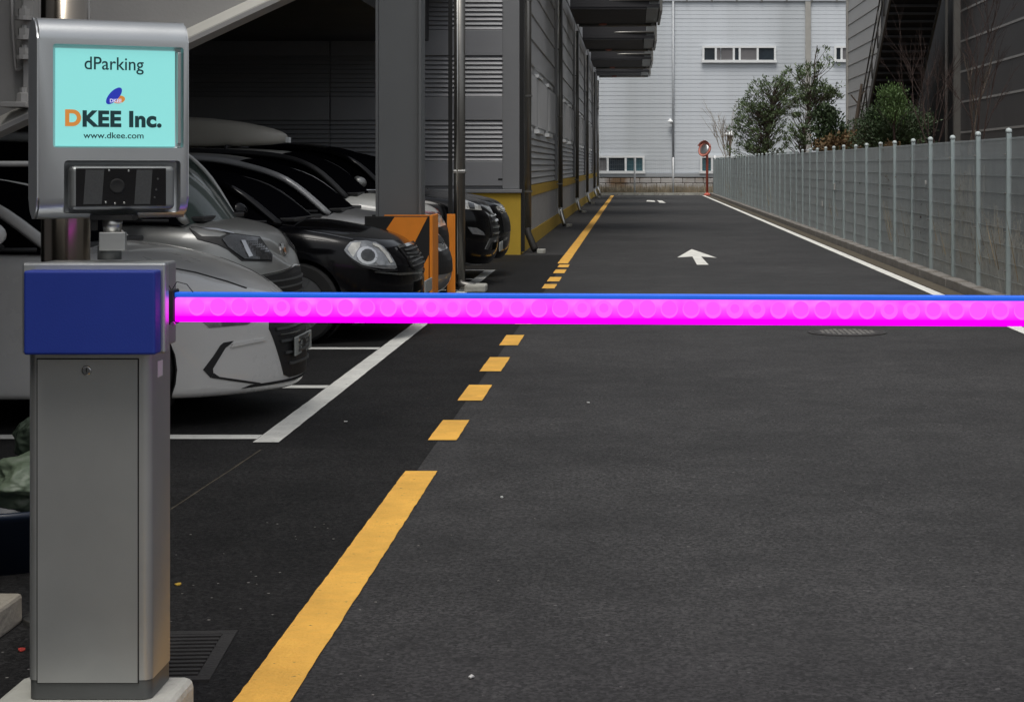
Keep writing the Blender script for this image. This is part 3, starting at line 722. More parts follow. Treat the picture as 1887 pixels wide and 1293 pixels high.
def bare(name, label, base, tops, nt_, m_, r=.03, group=None, sp=.5, depth=3):
    t = thing(name, label, 'shrub', base, group=group); mb = MB()
    def rec(a, d, L, r_, k):
        e = a + d * L
        mb.tube(branch_pts(a, e, 4, .05), r_, 4, cap=False, r2=r_ * .5)
        if k:
            for _ in range(random.choice((3, 4, 5))):
                nd = (d + Vector((random.uniform(-1, 1), random.uniform(-1, 1), random.uniform(-.1, .7))) * sp).normalized()
                rec(a.lerp(e, random.uniform(.35, 1)), nd, L * random.uniform(.4, .7), r_ * .5, k - 1)
    for tp in tops:
        a = Vector(base); d = (Vector(tp) - a); rec(a, d.normalized(), d.length * .75, r, depth)
    mb.build('branches', m_, t); return t
bare('bare_shrub', 'bare reddish shrub tangled over the stair and its right stringer', (P(1720, 0, 37).x, 37, 1.4), [P(1690, 90, 37), P(1730, 120, 36.6), P(1755, 150, 37), P(1665, 130, 37.4)], 4, 'twig_red', .018)
bare('bare_shrub', 'tall bare reddish shrub in front of the dark panels at the right edge', (P(1800, 0, 31).x, 31, 1.4), [P(1780, 20, 31), P(1830, -30, 31), P(1850, 60, 31), P(1800, 60, 30.6)], 4, 'twig_red', .016)
bare('bare_shrub', 'pale leafless twigs around the small garden lamp', (P(1338, 0, 84).x, 84, 1.0), [P(1330, 225, 84), P(1350, 235, 84), P(1342, 215, 84)], 3, 'twig_pale', .035)
bare('bare_shrub', 'dark thin stems against the lowest dark panels beside the seam pipe', (P(1782, 0, 33).x, 33, 1.4), [P(1800, 130, 33), P(1820, 110, 33)], 2, 'bark', .022, depth=2)

# ================================================================== CARS
def interp(kp, x):
    if x <= kp[0][0]: return kp[0][1]
    for (a, za), (b_, zb_) in zip(kp, kp[1:]):
        if x <= b_:
            s_ = (x - a) / (b_ - a); return za + (zb_ - za) * s_
    return kp[-1][1]
def catmull(P_, n):
    out = []; P_ = [Vector(p) for p in P_]
    for i in range(len(P_) - 1):
        p0 = P_[max(0, i - 1)]; p1 = P_[i]; p2 = P_[i + 1]; p3 = P_[min(len(P_) - 1, i + 2)]
        for k in range(n):
            s_ = k / n
            out.append(.5 * ((2 * p1) + (p2 - p0) * s_ + (2 * p0 - 5 * p1 + 4 * p2 - p3) * s_ * s_ + (3 * p1 - p0 - 3 * p2 + p3) * s_ ** 3))
    out.append(P_[-1]); return out
class Car:
    """local axes: x forward (nose at 0, car extends to -L), y to the car's left, z up"""
    def __init__(s, c):
        s.c = c; s.root = thing('parked_car', c['label'], 'car', (c['nose'], c['zc'], 0), R(c.get('yaw', 0)), group='cars parked nose-out under the warehouse')
        s.hw = c['w'] / 2; s.m = ORG[s.root]; s.inv = s.m.inverted()
        s.body(); s.cabin(); s.wheels()
    def body(s):
        c = s.c; L = c['L']; hw = s.hw; deck = c['deck']
        fx = c.get('front', [(0.0, .13), (.02, .34), (.07, .54), (.15, .72), (.25, .85), (.42, .94), (.64, .98), (.87, 1.0)])
        st_ = fx + [(1.2, 1.), (1.6, 1.), (2.1, 1.), (2.7, 1.), (3.2, 1.)] + [(L - .8, .995), (L - .45, .97), (L - .2, .9), (L - .07, .75), (L - .02, .5), (L, .2)]
        zt0 = deck[0][1]
        lv = c.get('levels') or [(.19, .16, .90), (.24, .05, .965), (.36, .0, .99), (.50, .0, 1.), (.64, .02, 1.)]
        bm = bmesh.new(); rings = []
        def zsh(x):    # height of the shoulder line
            return interp(deck, x) - .055
        for li in range(len(lv) + 1):
            ring = []
            for side in (-1, 1):
                seq = st_ if side == -1 else st_[::-1]
                for (x, f) in seq:
                    fo = max(0, 1 - x / .7); ro = max(0, 1 - (L - x) / .5)
                    if li < len(lv):
                        z, ins, wk = lv[li]
                        zz_ = min(z, .25 + (zsh(x) - .25) * (z - .19) / (lv[-1][0] + .12 - .19)) if z > .36 else z
                        z = min(z, zsh(x) - .045 * (len(lv) - li))
                    else:
                        z, ins, wk = zsh(x), c.get('nose_in', .07), .955
                    if li == len(lv) - 1: z = (lv[-1][0] if lv[-1][0] < zsh(x) - .09 else zsh(x) - .06); z = z + max(0, (zsh(x) - z) * .35)
                    ring.append(bm.verts.new((-(x + ins * fo) + ins * .6 * ro, side * hw * wk * f, z)))
            rings.append(ring)
        n = len(rings[0]); N = len(st_)
        for A, Bq in zip(rings, rings[1:]):
            for k in range(n): bm.faces.new((A[k], A[(k + 1) % n], Bq[(k + 1) % n], Bq[k]))
        # top surface
        top = rings[-1]; rows = []
        for i in range(N):
            a = top[i]; b_ = top[n - 1 - i]; x = st_[i][0]; row = [a]
            zc_ = interp(deck, x); wdt = abs(a.co.y)
            crown = c.get('crown', .03)
            for f in (-.82, -.45, 0, .45, .82):
                row.append(bm.verts.new((a.co.x + (.02 if x < .5 else 0) * (1 - abs(f)) * 0, -f * a.co.y if False else f * wdt, zc_ - .012 * (abs(f) > .7) + crown * (1 - abs(f)) * min(1, x / .25))))
            row.append(b_); rows.append(row)
        for A, Bq in zip(rows, rows[1:]):
            for k in range(6): bm.faces.new((A[k], A[k + 1], Bq[k + 1], Bq[k]))
        bm.faces.new([rows[0][k] for k in range(7)]) if False else None
        # close the little slit between the first row and the ring seam
        bm.faces.new(rows[0]); bm.faces.new(rows[-1][::-1])
        # underside
        bot = rings[0]
        for i in range(N - 1): bm.faces.new((bot[i], bot[i + 1], bot[n - 2 - i], bot[n - 1 - i]))
        bmesh.ops.recalc_face_normals(bm, faces=bm.faces)
        me = bpy.data.meshes.new('body'); bm.to_mesh(me); bm.free()
        o = link_mesh('body', me, c['paint'], None); ORG[o] = s.m
        apply_mods(o, [('SUBSURF', dict(levels=2, render_levels=2))])
        cut = []
        for wx in (c['fw'], c['rw']):
            for sd_ in (-1, 1):
                cut.append(MB().lathe([(c.get('arch', .36), 0), (c.get('arch', .36), .34)], 28, Matrix.Translation((-wx, sd_ * (hw + .06), c.get('wr', .33))) @ Matrix.Rotation(R(90 * sd_), 4, 'X')))
        boolean(o, cut)
        me = o.data
        bm = bmesh.new(); bm.from_mesh(me); s.bvh = BVHTree.FromBMesh(bm); bm.free()
        me.set_sharp_from_angle(angle=R(42)) if hasattr(me, 'set_sharp_from_angle') else None
        me.shade_smooth()
        try: me.set_sharp_from_angle(angle=R(70))
        except Exception: pass
        o.parent = s.root; s.bodyo = o
        for wx in (c['fw'], c['rw']):
            for sd_ in (-1, 1):
                mt = Matrix.Translation((-wx, sd_ * (hw - .29), c.get('wr', .33))) @ Matrix.Rotation(R(-90 * sd_), 4, 'X')
                bmx = bmesh.new(); r_ = c.get('arch', .36) - .004
                lo = [bmx.verts.new(mt @ Vector((r_ * math.cos(a * math.pi / 14), r_ * math.sin(a * math.pi / 14), 0))) for a in range(28)]
                hi = [bmx.verts.new(mt @ Vector((r_ * math.cos(a * math.pi / 14), r_ * math.sin(a * math.pi / 14), .235))) for a in range(28)]
                for k in range(28): bmx.faces.new((lo[k], lo[(k + 1) % 28], hi[(k + 1) % 28], hi[k]))
                bmx.faces.new(lo)
                m2 = bpy.data.meshes.new('wheel_well'); bmx.to_mesh(m2); bmx.free(); link_mesh('wheel_well', m2, 'seam', s.root, world=False)
        B('underbody', 'seam', None, 0, 1, 0, 1, 0, 1) if False else None
    def add(s, name, mb, m_, parent=None, smooth=False):
        return mb.build(name, m_, parent or s.root, smooth, world=False)
    def cabin(s):
        c = s.c; hw = s.hw; H = c['H']; deck = c['deck']
        x0, x1, x2, x3 = c['cab']; zb = lambda x: interp(deck, x) - .01
        yb, yr = hw * .90, hw * c.get('roofw', .67)
        ctrl = [(x0, yb * .93, zb(x0) - .02), (x0 * .55 + x1 * .45, yb * .60 + yr * .40, zb(x0) + (H - zb(x0)) * .56), (x1, yr * 1.03, H - .085), ((x1 * 2 + x2) / 3, yr, H - .035), ((x1 + x2 * 2) / 3, yr, H - .04), (x2, yr, H - .09), (x3, yb * .9, zb(x3) + .0)]
        rail = catmull(ctrl, 5)           # (back distance, half width, height)
        def rp(v, sd_): return Vector((-v.x, sd_ * v.y, v.z))
        def across(i0, i1, bulge_x, bulge_z, name, m_):
            mb = MB(); rows = []
            for i in range(i0, i1 + 1):
                v = rail[i]; row = []
                for k in range(13):
                    f = -1 + k / 6
                    g = 1 - f * f
                    row.append(mb.b.verts.new((-v.x + bulge_x(i) * g, f * v.y, v.z + bulge_z(i) * g)))
                rows.append(row)
            for A, Bq in zip(rows, rows[1:]):
                for k in range(12): mb.b.faces.new((A[k], A[k + 1], Bq[k + 1], Bq[k]))
            me = mb.mesh(name)
            return link_mesh(name, me, m_, s.root, True, world=False)
        n = len(rail) - 1; ws = 10; rr = 25
        bx_ = lambda i: .16 * max(0, 1 - i / 12) - .14 * max(0, (i - rr) / 5)
        bz_ = lambda i: .045 * min(1, i / 8) * min(1, (n - i) / 4)
        across(0, ws, bx_, bz_, 'windscreen', c.get('glass', 'tint'))
        across(ws, rr, bx_, bz_, 'roof', c['paint'])
        across(rr, n, bx_, bz_, 'rear_window', 'tint')
        for sd_ in (-1, 1):
            # side glass
            mb = MB(); rows = []
            for i in range(0, n + 1):
                v = rail[i]; xb_ = v.x; zb_ = min(zb(xb_) - .02, v.z - .001); row = []
                for k in range(5):
                    f = k / 4; y = (v.y - .012) + (max(yb, v.y) - v.y) * f ** .9 if f else v.y - .012
                    row.append(mb.b.verts.new((-xb_, sd_ * (y - .004), v.z + (zb_ - v.z) * f)))
                rows.append(row)
            for A, Bq in zip(rows, rows[1:]):
                for k in range(4): mb.b.faces.new((A[k], A[k + 1], Bq[k + 1], Bq[k]))
            me = mb.mesh('side_glass'); link_mesh('side_glass', me, 'tint', s.root, True, world=False)
            # pillar and roof rail in one sweep
            mb = MB(); rings = []
            for i in range(n + 1):
                v = rail[i]; d = (rail[min(n, i + 1)] - rail[max(0, i - 1)]); d = Vector((-d.x, sd_ * d.y, d.z)).normalized()
                o_ = Vector((0, sd_ * .75, .66)); a = d.cross(o_).normalized(); o2 = a.cross(d).normalized()
                wdt = c.get('pillar', .038) * (1 if i < rr - 2 else 1 + .6 * (i - rr + 2)); th = .014
                p = rp(v, sd_)
                rings.append([mb.b.verts.new(p + a * wdt * ca + o2 * th * cb) for ca, cb in ((-1, -.6), (-.6, 1), (.6, 1), (1, -.6), (0, -1))])
            for A, Bq in zip(rings, rings[1:]):
                for k in range(5): mb.b.faces.new((A[k], A[(k + 1) % 5], Bq[(k + 1) % 5], Bq[k]))
            mb.b.faces.new(rings[0]); mb.b.faces.new(rings[-1][::-1])
            s.add('roof_pillar', mb, c['paint'] if c.get('pillar_paint', True) else 'plastic', None, True)
            # B pillar
            xm = (x1 + x2) / 2 + .05; zt = H - .05
            mb = MB(); mb.prism([(-xm + .05, sd_ * (yb + .004), zb(xm)), (-xm - .05, sd_ * (yb + .004), zb(xm)), (-xm - .04, sd_ * (yr + .01), zt), (-xm + .04, sd_ * (yr + .01), zt)], (0, -sd_ * .02, 0))
            s.add('b_pillar', mb, 'plastic')
            # belt line strip
            mb = MB(); pts = [(-x, sd_ * (yb + .008), zb(x) + .006) for x in [x0 + .1 + (x3 - x0 - .25) * k / 8 for k in range(9)]]
            mb.tube(pts, .011, 6); s.add('belt_strip', mb, c.get('belt', 'plastic'), None, True)
            # mirror
            mxx = x0 + c.get('mir', .32); mz = zb(mxx) + .10
            mb = MB(); r_ = bmesh.ops.create_uvsphere(mb.b, u_segments=14, v_segments=9, radius=1, matrix=Matrix.Translation((-mxx, sd_ * (hw + .07), mz)) @ Matrix.Rotation(R(10), 4, 'Y') @ Matrix.Diagonal((.105, .085, .072, 1)))
            for v in r_['verts']:
                if v.co.x < -mxx - .035: v.co.x = -mxx - .035
            mo = s.add('mirror', mb, c.get('mirror_paint', c['paint']), None, True)
            mb = MB().tube([(-mxx, sd_ * (hw + .02), mz - .03), (-mxx + .03, sd_ * (hw - .07), mz - .085)], .022, 6); s.add('mirror_arm', mb, 'plastic', mo)
            for k, xh in enumerate(((x1 + .55), (x2 + .15))):
                zt_ = zb(xh) - .14
                mb = MB().tube([(-xh, sd_ * (hw + .0), zt_), (-xh - .03, sd_ * (hw + .028), zt_), (-xh - .17, sd_ * (hw + .028), zt_ + .003), (-xh - .2, sd_ * (hw + .0), zt_)], .012, 6)
                s.add('door_handle', mb, c['paint'], None, True)
        # wiper cowl
        mb = MB(); mb.box(-x0 - .04, -x0 + .10, -yb * .8, yb * .8, zb(x0) + .0, zb(x0) + .035, bev=.01); s.add('cowl', mb, 'plastic')
    def wheels(s):
        c = s.c; r = c.get('wr', .33)
        for wx in (c['fw'], c['rw']):
            for sd_ in (-1, 1):
                mt = Matrix.Translation((-wx, sd_ * (s.hw - .11), r)) @ Matrix.Rotation(R(-90 * sd_), 4, 'X')
                hub = MB().lathe([(.05, .03), (.055, .085), (.03, .1)], 16, mt); w_ = s.add('wheel', hub, 'rim')
                ty = MB().lathe([(r * .66, -.09), (r * .9, -.10), (r, -.075), (r, .075), (r * .93, .10), (r * .70, .10), (r * .66, .085)], 32, mt); s.add('tyre', ty, 'tyre', w_, False)
                rm = MB().lathe([(r * .66, .088), (r * .70, .096), (r * .70, .09), (r * .63, .07), (r * .62, -.02)], 32, mt)
                ns = 5
                for k in range(ns):
                    for dd in (-.09, .09):
                        a = 2 * math.pi * k / ns + dd; a2 = 2 * math.pi * k / ns + dd * 2.1
                        p0 = mt @ Vector((.03 * math.cos(a), .03 * math.sin(a), .078)); p1 = mt @ Vector((r * .66 * math.cos(a2), r * .66 * math.sin(a2), .082))
                        rm.tube([p0, p1], .013, 5)
                s.add('rim', rm, 'rim', w_, False)
                s.add('brake', MB().lathe([(.02, .0), (r * .6, .0), (r * .6, .01), (.02, .01)], 24, mt), 'seam', w_)
    # --- pieces laid on the body surface
    def patch(s, name, m_, pts, mode='cam', off=.006, thick=.018, cell=None, parent=None, mirror=False, smooth=True):
        """outline pts -> conforming slab on the body. cam: photo pixels, front: (y, z), side: (x, z)"""
        b = bmesh.new()
        vv = [b.verts.new((p[0], p[1], 0)) for p in pts]; b.faces.new(vv)
        xs = [p[0] for p in pts]; ys = [p[1] for p in pts]
        span = max(max(xs) - min(xs), max(ys) - min(ys)); cell = cell or span / 14
        for ax, lo, hi in ((0, min(xs), max(xs)), (1, min(ys), max(ys))):
            t_ = lo + cell
            while t_ < hi - cell * .2:
                co = Vector((t_, 0, 0)) if ax == 0 else Vector((0, t_, 0)); no = Vector((1, 0, 0)) if ax == 0 else Vector((0, 1, 0))
                bmesh.ops.bisect_plane(b, geom=b.verts[:] + b.edges[:] + b.faces[:], plane_co=co, plane_no=no); t_ += cell
        bmesh.ops.triangulate(b, faces=[f for f in b.faces if len(f.verts) > 4])
        bad = []
        eye = s.inv @ Vector((0, 0, HC))
        for v in b.verts:
            if mode == 'cam': o_ = eye; d = (s.inv @ W(v.co.x, v.co.y, 10)) - eye
            elif mode == 'front': o_ = Vector((2, v.co.x, v.co.y)); d = Vector((-1, 0, 0))
            else: o_ = Vector((v.co.x, -3, v.co.y)); d = Vector((0, 1, 0))
            h, nn, ix, ds = s.bvh.ray_cast(o_, d.normalized(), 60)
            if h is None or (mode == 'front' and h.x < -1.0): bad.append(v)
            else:
                if nn.dot(d) > 0: nn = -nn
                v.co = h + nn * off
        bmesh.ops.delete(b, geom=bad, context='VERTS')
        if not b.faces: b.free(); print('patch missed', s.c['label'][:20], name, pts[0]); return None
        if mirror:
            for v in b.verts: v.co.y = -v.co.y
        bmesh.ops.recalc_face_normals(b, faces=b.faces)
        # orient outwards
        ctr = Vector((-1.6, 0, .5)); sm = sum((f.normal.dot(f.calc_center_median() - ctr) for f in b.faces))
        if sm < 0: bmesh.ops.reverse_faces(b, faces=b.faces)
        bmesh.ops.solidify(b, geom=b.faces[:], thickness=thick)
        me = bpy.data.meshes.new(name); b.to_mesh(me); b.free()
        return link_mesh(name, me, m_, parent or s.root, smooth=False, world=False)
    def both(s, name, m_, pts, **k):
        a = s.patch(name, m_, pts, **k); k2 = dict(k); k2['mirror'] = True; k2.pop('parent', None)
        b_ = s.patch(name, m_, pts, **k2); return a, b_
    def plate(s, z, txt=None, wdt=.26, x=.02):
        p = s.add('number_plate', MB().box(x - .012, x, -wdt, wdt, z - .055, z + .055, bev=.004, seg=1), 'plate')
        for y in (-.17, .17): s.add('screw', MB().lathe([(.008, 0), (.008, .005)], 8, Matrix.Translation((x, y, z + .03)) @ Matrix.Rotation(R(90), 4, 'Y')), 'chrome', p)
        if txt:
            me = text_mesh(txt, .088, bold=.0012); me.transform(Matrix.Translation((x + .002, 0, z - .036)) @ Matrix.Rotation(R(90), 4, 'Z') @ Matrix.Rotation(R(90), 4, 'X'))
            link_mesh('plate_digits', me, 'print', p, world=False)
def text_mesh(body, size, bold=0., ext=.0004, spacing=1., xs=1.):
    cu = bpy.data.curves.new('txt', 'FONT'); cu.body = body; cu.size = size; cu.align_x = 'CENTER'; cu.offset = bold; cu.extrude = ext; cu.space_character = spacing
    o = bpy.data.objects.new('txt', cu); COL.objects.link(o)
    dg = bpy.context.evaluated_depsgraph_get(); me = bpy.data.meshes.new_from_object(o.evaluated_get(dg))
    bpy.data.objects.remove(o)
    if xs != 1: me.transform(Matrix.Diagonal((xs, 1, 1, 1)))
    me.materials.clear(); return me

# --- car 1: white sedan
c1 = Car(dict(label='white sedan nearest the barrier cabinet, dark L-shaped bumper vent showing', nose=-1.96, zc=10.95, w=1.80, L=4.57, H=1.44, paint='car_white', fw=.90, front=[(0, .12), (.035, .30), (.12, .50), (.22, .67), (.33, .80), (.47, .905), (.68, .97), (.92, 1.)],
    levels=[(.15, .07, .93), (.175, .0, .985), (.34, .0, .995), (.48, .0, 1.), (.60, .02, 1.)], rw=3.57, arch=.355,
    deck=[(0, .60), (.06, .66), (.16, .71), (.36, .80), (.62, .885), (.95, .965), (1.25, .99), (2.4, 1.0), (3.8, 1.06), (4.4, 1.02), (4.57, .9)], cab=(1.22, 2.1, 3.1, 4.1)))
c1.both('bumper_vent', 'plastic', [(374, 681), (393, 656), (406, 636), (412, 631), (430, 628), (424, 634), (415, 641), (392, 679), (393, 688), (388, 696)], cell=4, off=.004)
c1.both('bumper_vent_foot', 'plastic', [(389, 696), (394, 687), (404, 694), (480, 705), (474, 708)], cell=5, off=.004)
c1.both('bumper_crease', 'car_white', [(424, 640), (428, 632), (488, 622), (489, 627)], cell=4, off=.012)
c1.patch('grille', 'plastic', [(-.43, .52), (-.40, .60), (.40, .60), (.43, .52), (.31, .245), (.25, .225), (-.25, .225), (-.31, .245)], mode='front', cell=.05, off=.006)
for z, hwid in ((.56, .37), (.505, .38), (.435, .35), (.365, .31), (.30, .27)):
    c1.patch('grille_slat', 'alu_dark', [(-hwid, z), (-hwid, z + .014), (hwid, z + .014), (hwid, z)], mode='front', cell=.05, off=.018, thick=.01)
c1.both('hood_gap', 'seam', [(318, 493), (360, 501), (420, 518), (455, 530), (454, 532), (419, 520), (360, 503), (318, 495)], cell=6, off=.002)
for z in (.585, .475): c1.patch('grille_slat', 'chrome', [(-.36, z), (-.36, z + .008), (-.12, z + .008), (-.12, z)], mode='front', cell=.05, off=.022, thick=.01)
c1.plate(.40, '37구 0559', x=.002)
for sd_ in (-1, 1): c1.both('headlight', 'lamp_glass', [(335, 556), (440, 547), (498, 572), (455, 598), (385, 604)], cell=8, off=.005) if sd_ < 0 else None
c1.patch('emblem', 'chrome', [(-.07, .575), (-.05, .62), (.05, .62), (.07, .575), (.05, .53), (-.05, .53)], mode='front', cell=.02, off=.02)
c1.patch('intake', 'seam', [(-.6, .20), (-.55, .215), (.55, .215), (.6, .20)], mode='front', cell=.06, off=.004)
# --- car 2: grey MPV
c2 = Car(dict(label='silver-grey tall car with dark swept headlight, second from the barrier', nose=-2.425, zc=13.3, w=1.82, L=4.4, H=1.68, paint='car_silver', fw=.85, rw=3.55, arch=.37, wr=.34, nose_in=.10, crown=.02,
    deck=[(0, .84), (.05, .93), (.14, .985), (.3, 1.03), (.5, 1.065), (.7, 1.08), (3.9, 1.1), (4.3, 1.1), (4.4, .9)], cab=(.62, 1.15, 3.3, 4.15), roofw=.74, glass='tint_pale',
    levels=[(.19, .12, .9), (.26, .03, .97), (.45, 0, 1), (.62, 0, 1), (.78, .02, 1)]))
c2.both('headlight_surround', 'plastic', [(348, 421), (364, 441), (402, 451), (418, 459), (446, 481), (500, 482), (501, 470), (478, 437), (423, 430), (405, 437), (372, 436)], cell=4, off=.007)
c2.both('headlight', 'lamp_dark', [(408, 442), (423, 434), (475, 440), (497, 470), (496, 479), (448, 477), (420, 457)], cell=4, off=.016)
c2.both('lamp_strip', 'chrome', [(441, 446), (448, 446), (462, 473), (455, 475)], cell=4, off=.024)
c2.both('chrome_strip', 'chrome', [(352, 421), (400, 424), (430, 431), (430, 433), (398, 427)], cell=5, off=.014)
c2.patch('lower_grille', 'plastic', [(-.66, .60), (-.60, .685), (0, .72), (.60, .685), (.66, .60), (.55, .50), (-.55, .50)], mode='front', cell=.06, off=.006)
c2.patch('chrome_grille_edge', 'chrome', [(-.66, .69), (-.64, .70), (0, .735), (.64, .70), (.66, .69), (0, .725)], mode='front', cell=.06, off=.012)
for z in (.54, .59, .64): c2.patch('grille_slat', 'alu_dark', [(-.55, z), (-.55, z + .012), (.55, z + .012), (.55, z)], mode='front', cell=.06, off=.016, thick=.01)
c2.patch('emblem', 'chrome', [(.07 * math.cos(a * .524), .845 + .05 * math.sin(a * .524)) for a in range(12)], mode='front', cell=.03, off=.01)
c2.plate(.42, None, x=.03)
# --- car 3: black sedan
c3 = Car(dict(label='black sedan with large clear headlight and slatted chrome grille beside the column', nose=-1.81, zc=15.85, w=1.84, L=4.85, H=1.47, paint='car_black', fw=.92, rw=3.75, arch=.37, wr=.33,
    deck=[(0, .70), (.04, .76), (.14, .82), (.40, .895), (.84, .965), (1.1, .995), (1.6, 1.0), (4.0, 1.08), (4.7, 1.02), (4.85, .85)], cab=(1.08, 1.95, 3.2, 4.3)))
c3.both('headlight', 'lamp_glass', [(634, 461), (638, 454), (645, 447), (655, 444), (675, 444), (692, 447), (706, 455), (718, 468), (727, 483), (731, 493), (726, 496), (705, 495), (682, 492), (665, 487), (650, 477), (639, 468)], cell=5, off=.006)
def oval(cx, cy, a, b_, n=14, rot=.3): return [(cx + a * math.cos(k * 6.2832 / n) * math.cos(rot) - b_ * math.sin(k * 6.2832 / n) * math.sin(rot), cy + a * math.cos(k * 6.2832 / n) * math.sin(rot) + b_ * math.sin(k * 6.2832 / n) * math.cos(rot)) for k in range(n)]
c3.both('reflector', 'lamp_bright', [(640, 460), (648, 449), (664, 447), (662, 456), (655, 466), (650, 474)], cell=4, off=.011)
c3.both('reflector', 'chrome', oval(676, 471, 19, 16), cell=4, off=.011)
c3.both('lamp_lens', 'lamp_dark', oval(677, 471, 13, 11), cell=4, off=.017)
c3.both('lamp_lens', 'lamp_glass', oval(702, 477, 11, 13), cell=4, off=.011)
c3.both('reflector', 'lamp_bright', [(686, 449), (700, 454), (714, 468), (722, 483), (718, 485), (708, 470), (697, 458), (686, 453)], cell=4, off=.013)
c3.both('lamp_rim', 'plastic', [(634, 463), (650, 478), (665, 489), (700, 498), (731, 497), (731, 499), (699, 500), (664, 491), (648, 480), (633, 464)], cell=5, off=.010)
c3.patch('grille', 'plastic', [(-.40, .60), (-.46, .76), (.46, .76), (.40, .60), (.3, .57), (-.3, .57)], mode='front', cell=.05, off=.010)
for z in (.60, .632, .664, .696, .728): c3.patch('grille_slat', 'alu_dark', [(-.40, z), (-.41, z + .012), (.41, z + .012), (.40, z)], mode='front', cell=.05, off=.026, thick=.012)
c3.patch('grille_rim', 'chrome', [(-.46, .755), (-.46, .775), (.46, .775), (.46, .755)], mode='front', cell=.05, off=.026)
c3.both('bumper_strip', 'chrome', [(690, 500), (735, 503), (776, 501), (776, 504), (735, 507), (690, 502)], cell=5, off=.010)
c3.both('hood_gap', 'lamp_dark', [(560, 424), (600, 430), (650, 440), (650, 442), (600, 432), (560, 426)], cell=5, off=.003)
c3.plate(.42, None, x=.05)
# --- car 4: grey sedan with silver mirror
c4 = Car(dict(label='grey car with pale mirror behind the black sedan and the column', nose=-1.80, zc=18.2, w=1.80, L=4.5, H=1.56, paint='car_pale_grey', fw=.88, rw=3.55, arch=.36, mir=.50,
    deck=[(0, .66), (.05, .74), (.16, .80), (.40, .90), (.75, .975), (1.1, 1.02), (4.0, 1.1), (4.4, 1.0), (4.5, .85)], cab=(1.08, 2.0, 3.2, 4.2)))
c4.both('fog_vent', 'plastic', [(802, 424), (822, 428), (824, 450), (806, 447)], cell=4)
c4.patch('grille', 'plastic', [(-.5, .40), (-.55, .62), (.55, .62), (.5, .40)], mode='front', cell=.06)
c4.both('headlight', 'lamp_glass', [(735, 405), (760, 400), (805, 415), (800, 428), (760, 424)], cell=6)
# --- car 5: pearl white SUV with roof box
c5 = Car(dict(label='white SUV carrying a roof box, behind the grey column', nose=-2.06, zc=20.45, w=1.86, L=4.7, H=1.64, paint='car_pearl', fw=.9, rw=3.65, arch=.39, wr=.36, pillar_paint=False,
    deck=[(0, .84), (.04, .92), (.14, .98), (.45, 1.06), (.95, 1.13), (1.2, 1.15), (4.3, 1.18), (4.7, 1.0)], cab=(1.0, 1.75, 3.9, 4.5), roofw=.72,
    levels=[(.22, .12, .9), (.30, .03, .97), (.48, 0, 1), (.66, 0, 1), (.80, .02, 1)]))
c5.both('light_bar', 'lamp_red', [(780, 389), (810, 393), (811, 397), (780, 393)], cell=4, off=.01)
c5.both('headlight', 'lamp_glass', [(740, 392), (785, 396), (806, 404), (800, 416), (756, 408)], cell=6)
c5.patch('grille', 'plastic', [(-.5, .5), (-.55, .78), (.55, .78), (.5, .5)], mode='front', cell=.06)
# roof box on car 5: rests on the roof, a thing of its own
def roof_box():
    t = thing('roof_box', 'beige-grey cargo box on the roof of the white SUV', 'roof box', (-4.0, 20.4, 1.62))
    bm = bmesh.new(); rings = []
    xs = [(0.0, .28, .03, .05), (.06, .55, .06, .10), (.25, .8, .10, .155), (.6, .95, .13, .225), (1.1, 1.0, .14, .265), (1.7, 1, .14, .275), (2.2, .95, .13, .255), (2.4, .7, .08, .16), (2.45, .4, .05, .1)]
    for (x, wf, lo, hi) in xs:
        r_ = []
        for a in range(16):
            th = 2 * math.pi * a / 16; cc, ss = math.cos(th), math.sin(th)
            y = .38 * wf * math.copysign(abs(cc) ** .6, cc); z = .1 + (hi if ss > 0 else lo * .6) * math.copysign(abs(ss) ** .6, ss)
            r_.append(bm.verts.new((-3.80 - x - .02, 20.35 + y, 1.61 + z + .02)))
        rings.append(r_)
    for A, Bq in zip(rings, rings[1:]):
        for k in range(16): bm.faces.new((A[k], A[(k + 1) % 16], Bq[(k + 1) % 16], Bq[k]))
    bm.faces.new(rings[0]); bm.faces.new(rings[-1][::-1]); bmesh.ops.recalc_face_normals(bm, faces=bm.faces)
    me = bpy.data.meshes.new('shell'); bm.to_mesh(me); bm.free()
    o = link_mesh('shell', me, 'box_grey', t, True); apply_mods(o, [('SUBSURF', dict(levels=1))])
    B('latch', 'white_frame', t, -3.83, -3.79, 20.28, 20.40, 1.70, 1.76, bev=.006)
    for x in (-4.4, -5.4): MB().tube([(x, 19.85, 1.56), (x, 19.88, 1.655), (x, 21.0, 1.655), (x, 21.03, 1.56)], .018, 6).build('crossbar', 'plastic', t)
roof_box()
# --- car 6, 7: black SUVs
c6 = Car(dict(label='black SUV with chrome grille bars, second from the yellow corner', nose=-1.665, zc=22.65, w=1.88, L=4.7, H=1.72, paint='car_ink', fw=.92, rw=3.65, arch=.39, wr=.36, mirror_paint='car_silver', belt='chrome',
    deck=[(0, .86), (.04, .94), (.14, 1.0), (.45, 1.07), (.9, 1.13), (1.3, 1.16), (4.3, 1.2), (4.7, 1.0)], cab=(1.25, 2.05, 3.9, 4.5), roofw=.72,
    levels=[(.24, .12, .9), (.32, .03, .97), (.50, 0, 1), (.68, 0, 1), (.82, .02, 1)]))
c6.both('headlight', 'lamp_bright', [(840, 374), (858, 370), (884, 380), (887, 388), (858, 386)], cell=4, off=.01)
c6.both('lamp_lens', 'lamp_dark', [(862, 374), (872, 377), (874, 386), (864, 385)], cell=3, off=.016)
c6.both('fog_lamp', 'lamp_glass', [(861, 418), (878, 420), (890, 428), (893, 434), (870, 431)], cell=4, off=.01)
